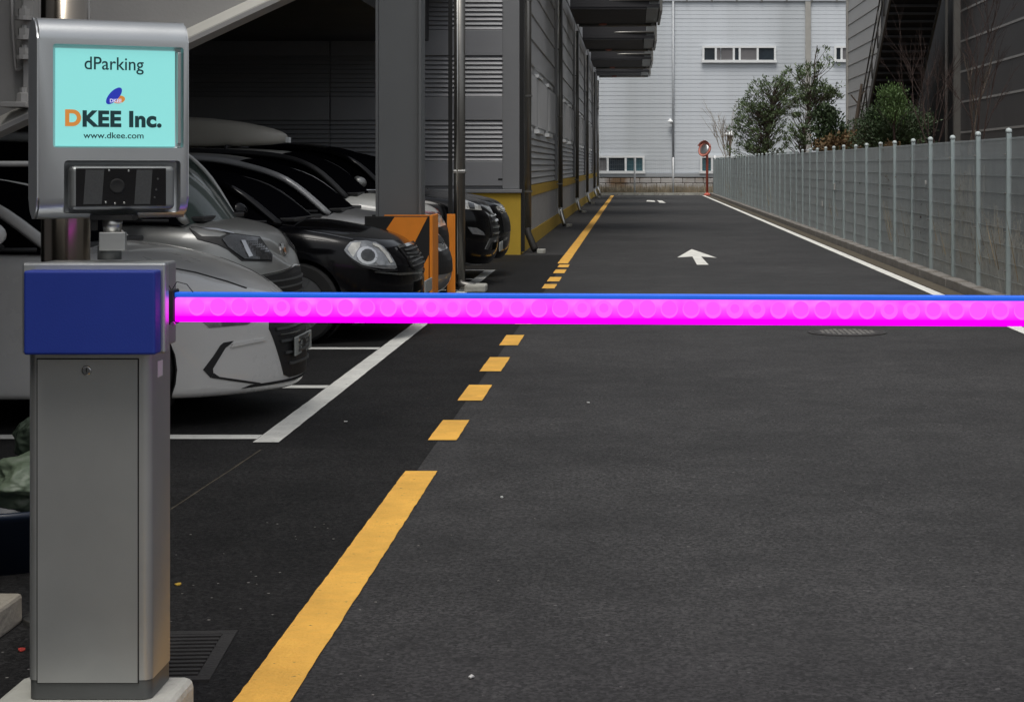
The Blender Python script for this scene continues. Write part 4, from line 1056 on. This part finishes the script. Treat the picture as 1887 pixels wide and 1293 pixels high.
c6.patch('grille', 'plastic', [(-.42, .58), (-.46, .84), (.46, .84), (.42, .58)], mode='front', cell=.06)
for z in (.62, .69, .76, .82): c6.patch('grille_slat', 'chrome', [(-.42, z), (-.42, z + .022), (.42, z + .022), (.42, z)], mode='front', cell=.06, off=.02, thick=.012)
c6.both('bumper_trim', 'alu_dark', [(893, 459), (902, 440), (915, 436), (915, 440), (905, 444), (898, 460)], cell=3, off=.01)
c6.plate(.46, None, x=.04)
c7 = Car(dict(label='dark SUV parked closest to the yellow warehouse corner, mostly hidden', nose=-1.64, zc=24.45, w=1.80, L=4.6, H=1.66, paint='car_ink', fw=.92, rw=3.6, arch=.38, wr=.35,
    deck=[(0, .84), (.04, .92), (.14, .98), (.45, 1.04), (.9, 1.1), (1.3, 1.12), (4.3, 1.16), (4.6, 1.0)], cab=(1.25, 2.05, 3.8, 4.4), roofw=.72,
    levels=[(.22, .12, .9), (.30, .03, .97), (.48, 0, 1), (.66, 0, 1), (.80, .02, 1)]))
c7.both('headlight', 'lamp_bright', [(914, 381), (922, 380), (929, 386), (928, 391), (918, 388)], cell=3, off=.01)
c7.patch('grille', 'plastic', [(-.42, .58), (-.46, .82), (.46, .82), (.42, .58)], mode='front', cell=.06)


# ================================================================== COLUMN, GUARDS, PIPE
t = thing('steel_column', 'grey steel H-column rising from the orange and black guard', 'column', (-2.17, 17.1, 0))
x0, x1 = (692 - PX) * 17 / F, (776 - PX) * 17 / F
B('flange', 'column_grey', t, x0, x0 + .022, 17.0, 17.32, 0, 4.28); B('flange', 'column_grey', t, x1 - .022, x1, 17.0, 17.32, 0, 4.28)
B('web', 'column_grey', t, x0 + .023, x1 - .023, 17.06, 17.075, 0, 4.28)
B('base_plate', 'steel_dark', t, x0 - .05, x1 + .05, 16.96, 17.36, 0, .02)
t = thing('column_guard', 'orange and black corner guard wrapped round the steel column', 'guard', (-2.1, 16.9, 0))
gx0, gx1 = (672 - PX) * 16.9 / F, (797 - PX) * 16.9 / F
B('front_plate', 'black_paint', t, gx0, gx1 - .03, 16.90, 16.92, 0, .985, bev=.004)
B('side_plate', 'orange', t, gx1 - .028, gx1, 16.90, 17.40, 0, .995, bev=.004)
B('rear_plate', 'black_paint', t, gx0, gx1 - .03, 17.38, 17.40, 0, .985)
B('top_lip', 'orange', t, gx0 + .18, gx1 - .03, 16.90, 16.96, .987, .997)
zt, st_h = .98, .46
def gpx(px, py): return W(px, py, 16.893)
mb = MB(); mb.prism([gpx(727, 400), gpx(788, 400), gpx(755, 465), gpx(700, 440)], (0, .006, 0)); mb.build('orange_stripe', 'orange', t)
mb = MB(); mb.prism([gpx(790, 470), gpx(790, 520), gpx(760, 570), gpx(745, 560)], (0, .006, 0)); mb.build('orange_stripe', 'orange', t)
for z in (.35, .43, .5): B('bolt', 'chrome', t, gx1 - .10, gx1 - .08, 16.885, 16.898, z, z + .02)
t = thing('pipe_guard', 'narrow orange guard plate standing against the steel downpipe', 'guard', (-2.1, 20.9, 0))
B('plate', 'orange', t, (824 - PX) * 20.9 / F, (839 - PX) * 20.9 / F, 20.88, 20.92, 0, .90, bev=.004)
B('flange_plate', 'black_paint', t, (822.5 - PX) * 20.9 / F, (824 - PX) * 20.9 / F, 20.88, 21.3, 0, .90)
t = thing('downpipe', 'tall stainless downpipe standing alone between the column and the yellow corner', 'downpipe', (-2.0, 21.3, 0))
px_ = (847 - PX) * 21.3 / F
MB().tube([(px_, 21.3, 4.29), (px_, 21.3, .10)], .065, 14).build('pipe', 'steel_dark', t, True)
MB().tube([(px_ - .022, 21.238, 4.29), (px_ - .022, 21.238, .2)], .012, 6).build('highlight_strip', 'steel', t, True)  # thin bright strip standing in for the highlight on this pipe
MB().tube([(px_, 21.3, .14), (px_ + .03, 21.25, .07), (px_ + .18, 21.2, .055)], .05, 10).build('elbow', 'steel_dark', t, True)
B('collar', 'steel', t, px_ - .075, px_ + .075, 21.23, 21.37, 1.36, 1.40, bev=.01)
B('black_strip', 'black_paint', t, px_ - .13, px_ - .085, 21.28, 21.32, .0, 4.29)  # plain black strip down the left of the pipe
tag(B('splash_block', 'concrete_pale', None, px_ + .08, px_ + .32, 21.0, 21.35, 0, .09, bev=.02), 'pale concrete block at the foot of the lone downpipe by the arm', 'splash block', 'splash blocks below the downpipes')

# ================================================================== STAIR STRINGER OVER THE GATE
t = thing('stair_stringer', 'heavy painted steel stair beam slanting up behind the display unit', 'steel beam', (-3, 9.15, 0))
def bl(px): return 222 + (50 - px) * (222 / 475)
A0, A1 = W(-700, bl(-700), 9.1), W(560, bl(560), 9.1)
up = lambda p, d, z: Vector((p.x, d, p.z + z))
zl = 34 * 9.1 / F
MB().prism([up(A0, 9.00, 0), up(A0, 9.00, .02), up(A0, 9.14, zl), up(A0, 9.18, zl), up(A0, 9.18, 0)], A1 - A0).build('lower_flange', 'steel_cream', t)
MB().prism([up(A0, 8.995, -.012), up(A0, 8.995, .012), up(A0, 9.0, .012), up(A0, 9.18, -.002), up(A0, 9.18, -.012)], A1 - A0).build('flange_edge', 'steel_paint', t)
MB().prism([up(A0, 9.15, zl + .001), up(A0, 9.15, 1.3), up(A0, 9.17, 1.3), up(A0, 9.17, zl + .001)], A1 - A0).build('web', 'steel_paint', t)
ST = MB(); nst = 16
for k_ in range(nst):
    a_ = A0.lerp(A1, (k_ + .5) / nst); ST.box(a_.x - .15, a_.x + .15, 9.2, 10.35, a_.z + .42, a_.z + .46)
st_o = ST.build('treads', 'steel_paint', t)
B('stiffener', 'steel_paint', t, W(48, 0, 9.1).x, W(66, 0, 9.1).x, 9.06, 9.14, 1.75, 2.6)
MB().tube([W(22, -40, 9.1), W(22, 30, 9.1), W(28, 122, 9.1), W(30, 130, 9.1), W(50, 122, 9.1)], .009, 6).build('weld_bead', 'steel_paint', t, True)
for k, py in enumerate((30, 66, 102)):
    b_ = MB(); p = W(44, py, 9.05)
    b_.lathe([(.028, 0), (.03, .01), (.03, .035)], 6, Matrix.Translation(p)).lathe([(.04, -.02), (.04, 0)], 14, Matrix.Translation(p)).tube([p + Vector((0, 0, .03)), p + Vector((0, 0, .05))], .014, 6)
    b_.build('bolt', 'steel_paint', t)
B('splice_plate', 'steel_paint', t, W(12, 0, 9.05).x, W(60, 0, 9.05).x, 8.95, 9.10, HC + 106 * 9.05 / F, HC + 116 * 9.05 / F, bev=.004)
MB().lathe([(.035, 0), (.035, .04), (.018, .045), (.018, .07)], 8, Matrix.Translation((W(43, 0, 9.02).x, 9.02, HC + 117 * 9.02 / F))).build('anchor_bolt', 'steel_paint', t)
t = thing('water_pipe', 'thin white printed plastic pipe running level behind the display unit', 'pipe', (-3.2, 8.6, 1.4))
pz = HC + 3 * 8.7 / F
MB().tube([(-4.8, 8.7, pz), (-2.72, 8.7, pz)], .014, 8).build('pipe', 'pvc', t, True)
# stainless pole behind the cabinet
t = thing('steel_pole', 'stainless steel pole standing behind the barrier cabinet', 'pole', (-1.83, 5.9, 0))
pxx = (121 - PX) * 5.9 / F
MB().tube([(pxx, 5.9, 0), (pxx, 5.9, 2.6)], .076, 28).build('tube', 'pole_steel', t, True)
MB().lathe([(.13, 0), (.13, .015), (.09, .03)], 24, Matrix.Translation((pxx, 5.9, 0))).build('foot', 'steel', t)

# ================================================================== BARRIER CABINET
bc = thing('barrier_cabinet', 'grey parking barrier cabinet with blue cover at the left edge', 'barrier cabinet', (-1.36, 4.7, .12))
bxx0, bxx1, by0, by1 = -1.512, -1.203, 4.60, 4.805
def rrect_prism(x0, x1, y0, y1, z0, z1, r, n=5):
    pts = []
    for cx, cy, a0 in ((x1 - r, y0 + r, -90), (x1 - r, y1 - r, 0), (x0 + r, y1 - r, 90), (x0 + r, y0 + r, 180)):
        for k in range(n + 1):
            a = R(a0 + 90 * k / n); pts.append(Vector((cx + r * math.cos(a), cy + r * math.sin(a), z0)))
    return MB().prism(pts, (0, 0, z1 - z0))
o = rrect_prism(bxx0, bxx1, by0, by1, .168, 1.19, .022).build('housing', 'alu', bc); o.data.shade_smooth(); o.data.set_sharp_from_angle(angle=R(30))
o = rrect_prism(bxx0 + .002, bxx1 - .002, by0 + .002, by1 - .002, .12, .1665, .022).build('foot', 'alu_dark', bc); o.data.shade_smooth(); o.data.set_sharp_from_angle(angle=R(30))
dz0, dz1 = HC - (1258 - PY) * 4.6 / F, HC - (662 - PY) * 4.6 / F
dx0, dx1 = (70 - PX) * 4.6 / F, (254 - PX) * 4.6 / F
B('door_gap', 'seam', bc, dx0 - .003, dx1 + .003, 4.5985, 4.6, dz0 - .0, dz1 + .003)
dr = B('door', 'alu', bc, dx0, dx1, 4.5965, 4.5983, dz0 + .002, dz1)
MB().lathe([(.0125, 0), (.0125, .004), (.010, .006), (.009, .006)], 20, Matrix.Translation((W(160, 682, 4.596).x, 4.5965, W(160, 682, 4.596).z)) @ Matrix.Rotation(R(90), 4, 'X')).build('lock', 'chrome', dr, True)
B('keyway', 'seam', dr, W(159, 0, 4.59).x - .001, W(159, 0, 4.59).x + .001, 4.5900, 4.5905, W(0, 686, 4.59).z, W(0, 678, 4.59).z)
lz0, lz1 = .985, HC - (484 - PY) * 4.56 / F
o = MB().box(-1.513, -1.158, 4.56, 4.60, lz0, lz1, bev=.006).build('flange', 'alu_light', bc)
MB().box(-1.510, -1.190, 4.601, 4.80, .99, lz1 - .006, bev=.006).build('hood', 'alu', bc)
MB().box((43 - PX) * 4.5 / F, (286 - PX) * 4.5 / F, 4.50, 4.559, HC - (654 - PY) * 4.5 / F, HC - (499 - PY) * 4.5 / F, bev=.006, seg=3).build('cover', 'blue', bc, False)
B('sticker', 'scrap_white', bc, -1.2029, -1.2023, 4.66, 4.71, .915, .955)
# plinth
t = thing('plinth', 'pale concrete plinth under the barrier cabinet', 'plinth', (-1.36, 4.6, 0))
MB().box(-1.60, -1.147, 4.30, 4.83, 0, .118, bev=.025, seg=3).build('block', 'concrete_pale', t)
# arm
AL, AR = Vector((-1.177, 4.70, 1.053)), Vector((1.95, 4.50, 1.053))
ad = (AR - AL); ang = math.atan2(ad.y, ad.x); LEN = ad.length
arm = thing('barrier_boom', 'glowing magenta LED barrier arm with blue top edge across the lane', 'barrier arm', tuple(AL), ang)
a_h, a_d = .0625, .03
def L_(name, mb, m_, parent=None, smooth=False): return mb.build(name, m_, parent or arm, smooth, world=False)
tube_ = L_('light_tube', MB().box(.012, LEN, -a_d / 2, a_d / 2, 0, a_h - .001, bev=.004), 'led_body')
L_('top_rail', MB().box(.012, LEN, -a_d / 2 - .003, a_d / 2 + .003, a_h, a_h + .0125, bev=.003), 'blue_strip')
L_('clamp', MB().box(-.002, .012, -.026, .026, -.006, a_h + .02, bev=.003), 'rubber')
L_('hub', MB().box(-.018, -.003, -.016, .016, 0, a_h, bev=.003), 'led_body')
L_('bolt', MB().lathe([(.006, 0), (.006, .008)], 8, Matrix.Translation((.014, -.03, -.004)) @ Matrix.Rotation(R(90), 4, 'X')), 'steel')
L_('cable', MB().tube([(.006, -.02, a_h + .018), (.02, -.022, a_h + .04), (.045, -.02, a_h + .034), (.06, -.015, a_h + .013)], .0013, 5), 'rubber')
L_('cable', MB().tube([(.006, -.02, a_h + .018), (-.004, -.022, a_h + .036), (-.012, -.02, a_h + .03)], .0013, 5), 'rubber')
spot = MB().lathe([(.0195, 0), (.0195, .0012), (.017, .0018)], 20, Matrix.Rotation(R(90), 4, 'X')).mesh('led_spot')
s_a = spot; s_a.materials.append(M['led_spot']); s_b = spot.copy(); s_b.materials.clear(); s_b.materials.append(M['led_spot_dim'])
halo = MB().lathe([(.0215, 0), (.0215, .0008)], 20, Matrix.Rotation(R(90), 4, 'X')).mesh('led_halo'); halo.materials.append(M['led_halo'])
core = MB().lathe([(.008, 0), (.008, .001)], 12, Matrix.Rotation(R(90), 4, 'X')).mesh('led_core'); core.materials.append(M['led_hot'])
k = 0; x = .07
while x < LEN - .05:
    small = (k % 7 in (4, 5))
    o = bpy.data.objects.new('led_spot', s_a if k % 3 else s_b); COL.objects.link(o); o.parent = arm; o.location = (x, -a_d / 2 - .0004, a_h - .0215)
    h_ = bpy.data.objects.new('led_halo', halo); COL.objects.link(h_); h_.parent = arm; h_.location = (x, -a_d / 2 - .0001, a_h - .0245)
    sc_ = random.uniform(.55, .7) if small else random.uniform(.85, 1.05); o.scale = (sc_, 1, sc_)
    x += .0545; k += 1

# ================================================================== DISPLAY UNIT
DA = R(28)
du = thing('display_unit', 'silver display and camera unit with a lit turquoise screen on the cabinet', 'display unit', (-1.488, 4.60, 1.315), DA)
DH, DW, DD = .507, .380, .12
def prof(r1=.055, n=8):
    pts = []
    for (cx, cz, r_, a0) in ((r1, DH - r1, r1, 90), (DD - .05, DH - .05, .05, 0), (DD - .05, .05, .05, -90), (r1, r1, r1, 180)):
        seq = range(n + 1)
        for k in seq:
            a = R(a0 + 90 - 90 * k / n) if True else 0
            pts.append((cx + r_ * math.cos(a), cz + r_ * math.sin(a)))
    return pts
pf = prof(); mbp = MB(); mbp.prism([Vector((0, d, z)) for d, z in pf], (DW, 0, 0))
es = [e for e in mbp.b.edges if abs(e.verts[0].co.x - e.verts[1].co.x) < 1e-6]
bmesh.ops.bevel(mbp.b, geom=es, offset=.006, segments=3, affect='EDGES')
hs_ = link_mesh('housing', mbp.mesh('housing'), 'alu_light', None); ORG[hs_] = ORG[du]
def U(px, py, dd=0):
    """photo pixel -> local (u, v) on the plane local y = dd of the unit"""
    M_ = ORG[du].inverted(); e = M_ @ Vector((0, 0, HC)); p = M_ @ W(px, py, 5); d = p - e
    t_ = (dd - e.y) / d.y; h = e + d * t_; return h.x, h.z
sx0, sz1 = U(104, 84); sx1, sz0 = U(327, 270)
sz1 = max(sz1, U(327, 92)[1]); 
cx0, cz1 = U(134, 293); cx1, cz0 = U(330, 388); cz1 = U(330, 299)[1] + .004; cz0 = U(118, 394)[1]; cx0 = U(118, 340)[0]
boolean(hs_, [MB().box(sx0 - .008, sx1 + .016, -.05, .022, sz0 - .004, sz1 + .004, bev=.006), MB().box(cx0, cx1 + .004, -.05, .035, cz0, cz1, bev=.008)])
hs_.parent = du; hs_.data.shade_smooth(); hs_.data.set_sharp_from_angle(angle=R(32))
def D_(name, mb, m_, parent=None, smooth=False): return mb.build(name, m_, parent or du, smooth, world=False)
scr = D_('screen', MB().box(sx0 + .001, sx1 - .004, .010, .0215, sz0 + .000, sz1 - .006), 'screen')
D_('screen_rebate', MB().box(sx1 + .001, sx1 + .012, .004, .018, sz0 + .006, sz1 - .008, bev=.003), 'alu', None)
SW = sx1 - sx0
def txt(body, pyc, size, m_, bold, dy=.0093, xs=1., cx=None, sp=1.):
    me = text_mesh(body, size, bold=bold, spacing=sp, xs=xs)
    x_, z_ = U(cx or 210, pyc, .01)
    me.transform(Matrix.Translation((x_, dy, z_)) @ Matrix.Rotation(R(90), 4, 'X'))
    return link_mesh('lettering', me, m_, scr, world=False)
txt('dParking', 129, .0465, 'ink_dark', .0003, xs=.93)
txt('KEE Inc.', 233, .0545, 'ink_dark', .0024, cx=225, xs=1.05, sp=1.05)
txt('D', 231, .0545, 'ink_orange', .0026, cx=134, xs=1.0)
txt('www.dkee.com', 255, .0215, 'ink_dark', .0002, xs=1.12)
def ell(cx, cz, a, b_, rot, n=28):
    return [Vector((cx + a * math.cos(2 * math.pi * k / n) * math.cos(rot) - b_ * math.sin(2 * math.pi * k / n) * math.sin(rot), .0095, cz + a * math.cos(2 * math.pi * k / n) * math.sin(rot) + b_ * math.sin(2 * math.pi * k / n) * math.cos(rot))) for k in range(n)]
lx_, lz_ = U(210, 177, .01)
D_('logo_ellipse', MB().prism(ell(lx_ + .012, lz_ - .009, .016, .010, R(10)), (0, .0004, 0)), 'ink_orange', scr)
D_('logo_ellipse', MB().prism([p + Vector((0, -.0005, 0)) for p in ell(lx_, lz_, .027, .012, R(48))], (0, .0004, 0)), 'ink_blue', scr)
me = text_mesh('DKEE', .0125, bold=.0003); me.transform(Matrix.Translation((lx_ + .004, .0087, lz_ - .0165)) @ Matrix.Rotation(R(90), 4, 'X')); link_mesh('lettering', me, 'ink_white', scr, world=False)
# camera module
kx0, kz1 = U(130, 301, -.012); kx1, kz0 = U(322, 390, -.012); kz1 = U(322, 306, -.012)[1] + .006
md_ = D_('camera_module', MB().box(kx0, kx1, -.016, .034, kz0 + .006, kz1 - .006, bev=.012, seg=4), 'module_grey')
gx0_, gz1_ = U(140, 305, -.017); gx1_, gz0_ = U(306, 379, -.017); gz1_ = U(306, 310, -.017)[1]
D_('camera_glass', MB().box(gx0_, gx1_, -.0175, -.0155, gz0_, gz1_, bev=.0009, seg=1), 'black_glass', md_)
for (a, b_) in ((152, 192), (246, 281)):
    xa, za = U(a, 313, -.018); xb, zb_ = U(b_, 376, -.018)
    mb = MB(); mb.prism([Vector((xa + .002, -.0181, zb_)), Vector((xb - .006, -.0181, zb_)), Vector((xb, -.0181, za)), Vector((xa + .008, -.0181, za))], (0, .0005, 0)); D_('infrared_panel', mb, 'sensor', md_)
lx2, lz2 = U(216, 343, -.018)
D_('lens', MB().lathe([(.019, 0), (.019, .0012), (.015, .0015), (.012, .0005)], 24, Matrix.Translation((lx2, -.0176, lz2)) @ Matrix.Rotation(R(90), 4, 'X')), 'seam', md_, True)
for (a, b_) in ((201, 314), (237, 315), (195, 373), (229, 374), (212, 375)):
    x_, z_ = U(a, b_, -.018); D_('indicator', MB().lathe([(.0028, 0), (.002, .001)], 8, Matrix.Translation((x_, -.0178, z_)) @ Matrix.Rotation(R(90), 4, 'X')), 'steel', md_)
for (a, b_) in ((291, 330), (288, 350), (285, 364)):
    x_, z_ = U(a, b_, -.018); D_('indicator', MB().lathe([(.0028, 0), (.002, .001)], 8, Matrix.Translation((x_, -.0178, z_)) @ Matrix.Rotation(R(90), 4, 'X')), 'sensor', md_)
# stem
spx = W(205, 440, 4.70)
stm = thing('display_bracket', 'boxy bracket and round stem carrying the display on the cabinet', 'bracket', (spx.x, 4.70, 1.2))
B('box', 'alu', stm, W(182, 0, 4.68).x, W(230, 0, 4.68).x, 4.68, 4.70, W(0, 462, 4.68).z, W(0, 428, 4.68).z, bev=.002)
MB().lathe([(.030, 1.21), (.030, 1.245)], 20, Matrix.Translation((spx.x - .01, 4.72, 0))).build('collar', 'alu_dark', stm, True)
MB().lathe([(.022, W(0, 428, 4.7).z), (.026, W(0, 400, 4.7).z)], 20, Matrix.Translation((spx.x, 4.71, 0))).build('stem', 'steel', stm, True)
B('mount_plate', 'black_paint', stm, W(170, 0, 4.7).x, W(247, 0, 4.7).x, 4.68, 4.74, W(0, 405, 4.7).z, W(0, 396, 4.7).z)
B('side_tab', 'black_paint', stm, W(168, 0, 4.7).x, W(176, 0, 4.7).x, 4.70, 4.72, W(0, 425, 4.7).z, W(0, 406, 4.7).z)

# ================================================================== GROUND OBJECTS
# drain grate
t = thing('drain_grate', 'square iron drain grate in the asphalt behind the cabinet', 'drain grate', (-1.3, 5.45, 0))
fr = MB(); gx_0, gx_1, gy0, gy1 = -1.66, -1.21, 5.17, 5.72
fr.box(gx_0, gx_1, gy0, gy0 + .04, -.02, .010); fr.box(gx_0, gx_1, gy1 - .04, gy1, -.02, .010); fr.box(gx_0, gx_0 + .04, gy0 + .041, gy1 - .041, -.02, .010); fr.box(gx_1 - .04, gx_1, gy0 + .041, gy1 - .041, -.02, .010)
fr.build('frame', 'iron', t)
B('pit', 'seam', t, gx_0 + .04, gx_1 - .04, gy0 + .04, gy1 - .04, .001, .003)
bm_ = MB().box(gx_0 + .041, gx_1 - .041, -.011, .011, .003, .012).mesh('bar'); bm_.materials.append(M['iron']); bm_.transform(Matrix.Translation((1.3, -5.45, 0)))
for i in range(11):
    o = bpy.data.objects.new('bar', bm_); COL.objects.link(o); o.parent = t; o.location = (0, gy0 + .062 + i * .0425, 0)
t.rotation_euler = (0, 0, R(4))
# manhole
t = thing('manhole_cover', 'round worn manhole cover in the lane just beyond the arm', 'manhole cover', (1.85, 16.0, 0))
MB().lathe([(.34, .001), (.34, .008), (.31, .010), (.305, .006), (.29, .006), (.29, .009)], 36, Matrix.Translation((1.85, 16.0, 0))).build('cover', 'manhole', t)
mb = MB()
for i in range(-6, 7):
    for j in range(-6, 7):
        if i * i + j * j < 36 and (i + j) % 2: mb.box(1.85 + i * .043 - .014, 1.85 + i * .043 + .014, 16 + j * .043 - .008, 16 + j * .043 + .008, .008, .014)
mb.build('tread_pattern', 'manhole_tread', t)['kind'] = 'stuff'
# kerb block, bag, tub at lower left
tag(MB().box(-2.4, -1.94, 5.55, 5.86, 0, .095, bev=.012, seg=2).build('concrete_block', 'concrete_side'), 'pale concrete block on the ground left of the cabinet', 'concrete block')
def lumpy(name, m_, c, r, lab, cat, seed, flat=.0):
    random.seed(seed); mb = MB(); bmesh.ops.create_icosphere(mb.b, subdivisions=6, radius=1)
    offs = [(Vector((random.uniform(-1, 1), random.uniform(-1, 1), random.uniform(-1, 1))).normalized(), random.uniform(.75, .98), random.uniform(.05, .2)) for _ in range(34)]
    for v in mb.b.verts:
        p = v.co.copy(); s_ = 1.
        for d, th, a in offs:
            q_ = p.normalized().dot(d)
            if q_ > th: s_ -= a * (q_ - th) / (1 - th)
        nz = abs(mnoise.noise(p * 1.6 + Vector((seed, 0, 0)))) + .35 * abs(mnoise.noise(p * 4.1)) + .1 * abs(mnoise.noise(p * 9))
        p = p * s_ * (1.06 - .22 * nz); v.co = Vector((c[0] + p.x * r[0], c[1] + p.y * r[1], max(c[2] + p.z * r[2], flat)))
    me = mb.mesh(name); o = link_mesh(name, me, m_, None, True); tag(o, lab, cat); return o
lumpy('sack', 'bag_green', (-2.19, 6.75, .30), (.22, .2, .11), 'crumpled pale green plastic sack on the dark blue tub', 'sack', 3)
lumpy('sack', 'bag_dark', (-2.21, 7.0, .43), (.16, .14, .13), 'dark green leafy bag behind the pale green sack', 'sack', 5)
random.seed(11)
t = thing('tub', 'low dark blue plastic tub under the green sack', 'tub', (-2.3, 6.7, 0))
MB().lathe([(.24, 0), (.32, .20), (.35, .215), (.35, .235), (.32, .235), (.30, .20), (.23, .02)], 32, Matrix.Translation((-2.31, 6.75, 0))).build('shell', 'tub_blue', t, True)
# litter and chips
mb = MB()
def chip(x, y, s_):
    h = s_ * .5; a = random.uniform(0, 3.14); c, sn = math.cos(a), math.sin(a)
    p = [(x + (i * c - j * sn) * s_, y + (i * sn + j * c) * s_ * .8) for i, j in ((-1, -.6), (.7, -.9), (1, .5), (-.5, .9))]
    mb.prism([Vector((q_[0], q_[1], .0005)) for q_ in p], (0, 0, h))
for _ in range(150): chip(random.uniform(-2.6, 3.3), 4.2 + random.random() ** 1.6 * 12, random.uniform(.0012, .0028))
for _ in range(240): chip(random.gauss(-1.75, .5), random.uniform(4.5, 7.5), random.uniform(.0015, .005))
tag(mb.build('grit', 'chip'), 'scattered pale grit and chips on the asphalt', 'grit', kind='stuff')
def flake(name, px, py, m_, s_, lab, cat):
    d = gz(py); x = (px - PX) * d / F; mb = MB()
    pts = []
    for k in range(8):
        a = k / 8 * 6.283; pts.append((x + s_ * math.cos(a) * random.uniform(.6, 1), d + s_ * 1.6 * math.sin(a) * random.uniform(.5, 1), .003 + random.uniform(0, .004)))
    mb.prism([Vector(p) for p in pts], (0, 0, .003)); return tag(mb.build(name, m_), lab, cat)
flake('fallen_leaf', 328, 1079, 'leaf_yellow', .012, 'small yellow leaf on the asphalt right of the cabinet', 'leaf')
flake('paper_scrap', 868, 1249, 'scrap_white', .010, 'small white scrap near the bottom of the lane', 'paper scrap')
flake('paper_scrap', 637, 778, 'scrap_white', .014, 'white scrap between the bay line and the yellow dashes', 'paper scrap')
flake('paper_scrap', 1084, 743, 'scrap_white', .011, 'white speck in the lane below the arm', 'paper scrap')
flake('red_scrap', 40, 1200, 'scrap_red', .012, 'small red plastic scrap left of the cabinet foot', 'plastic scrap')
flake('paper_scrap', 925, 918, 'scrap_white', .008, 'tiny pale scrap right of the long yellow line', 'paper scrap')
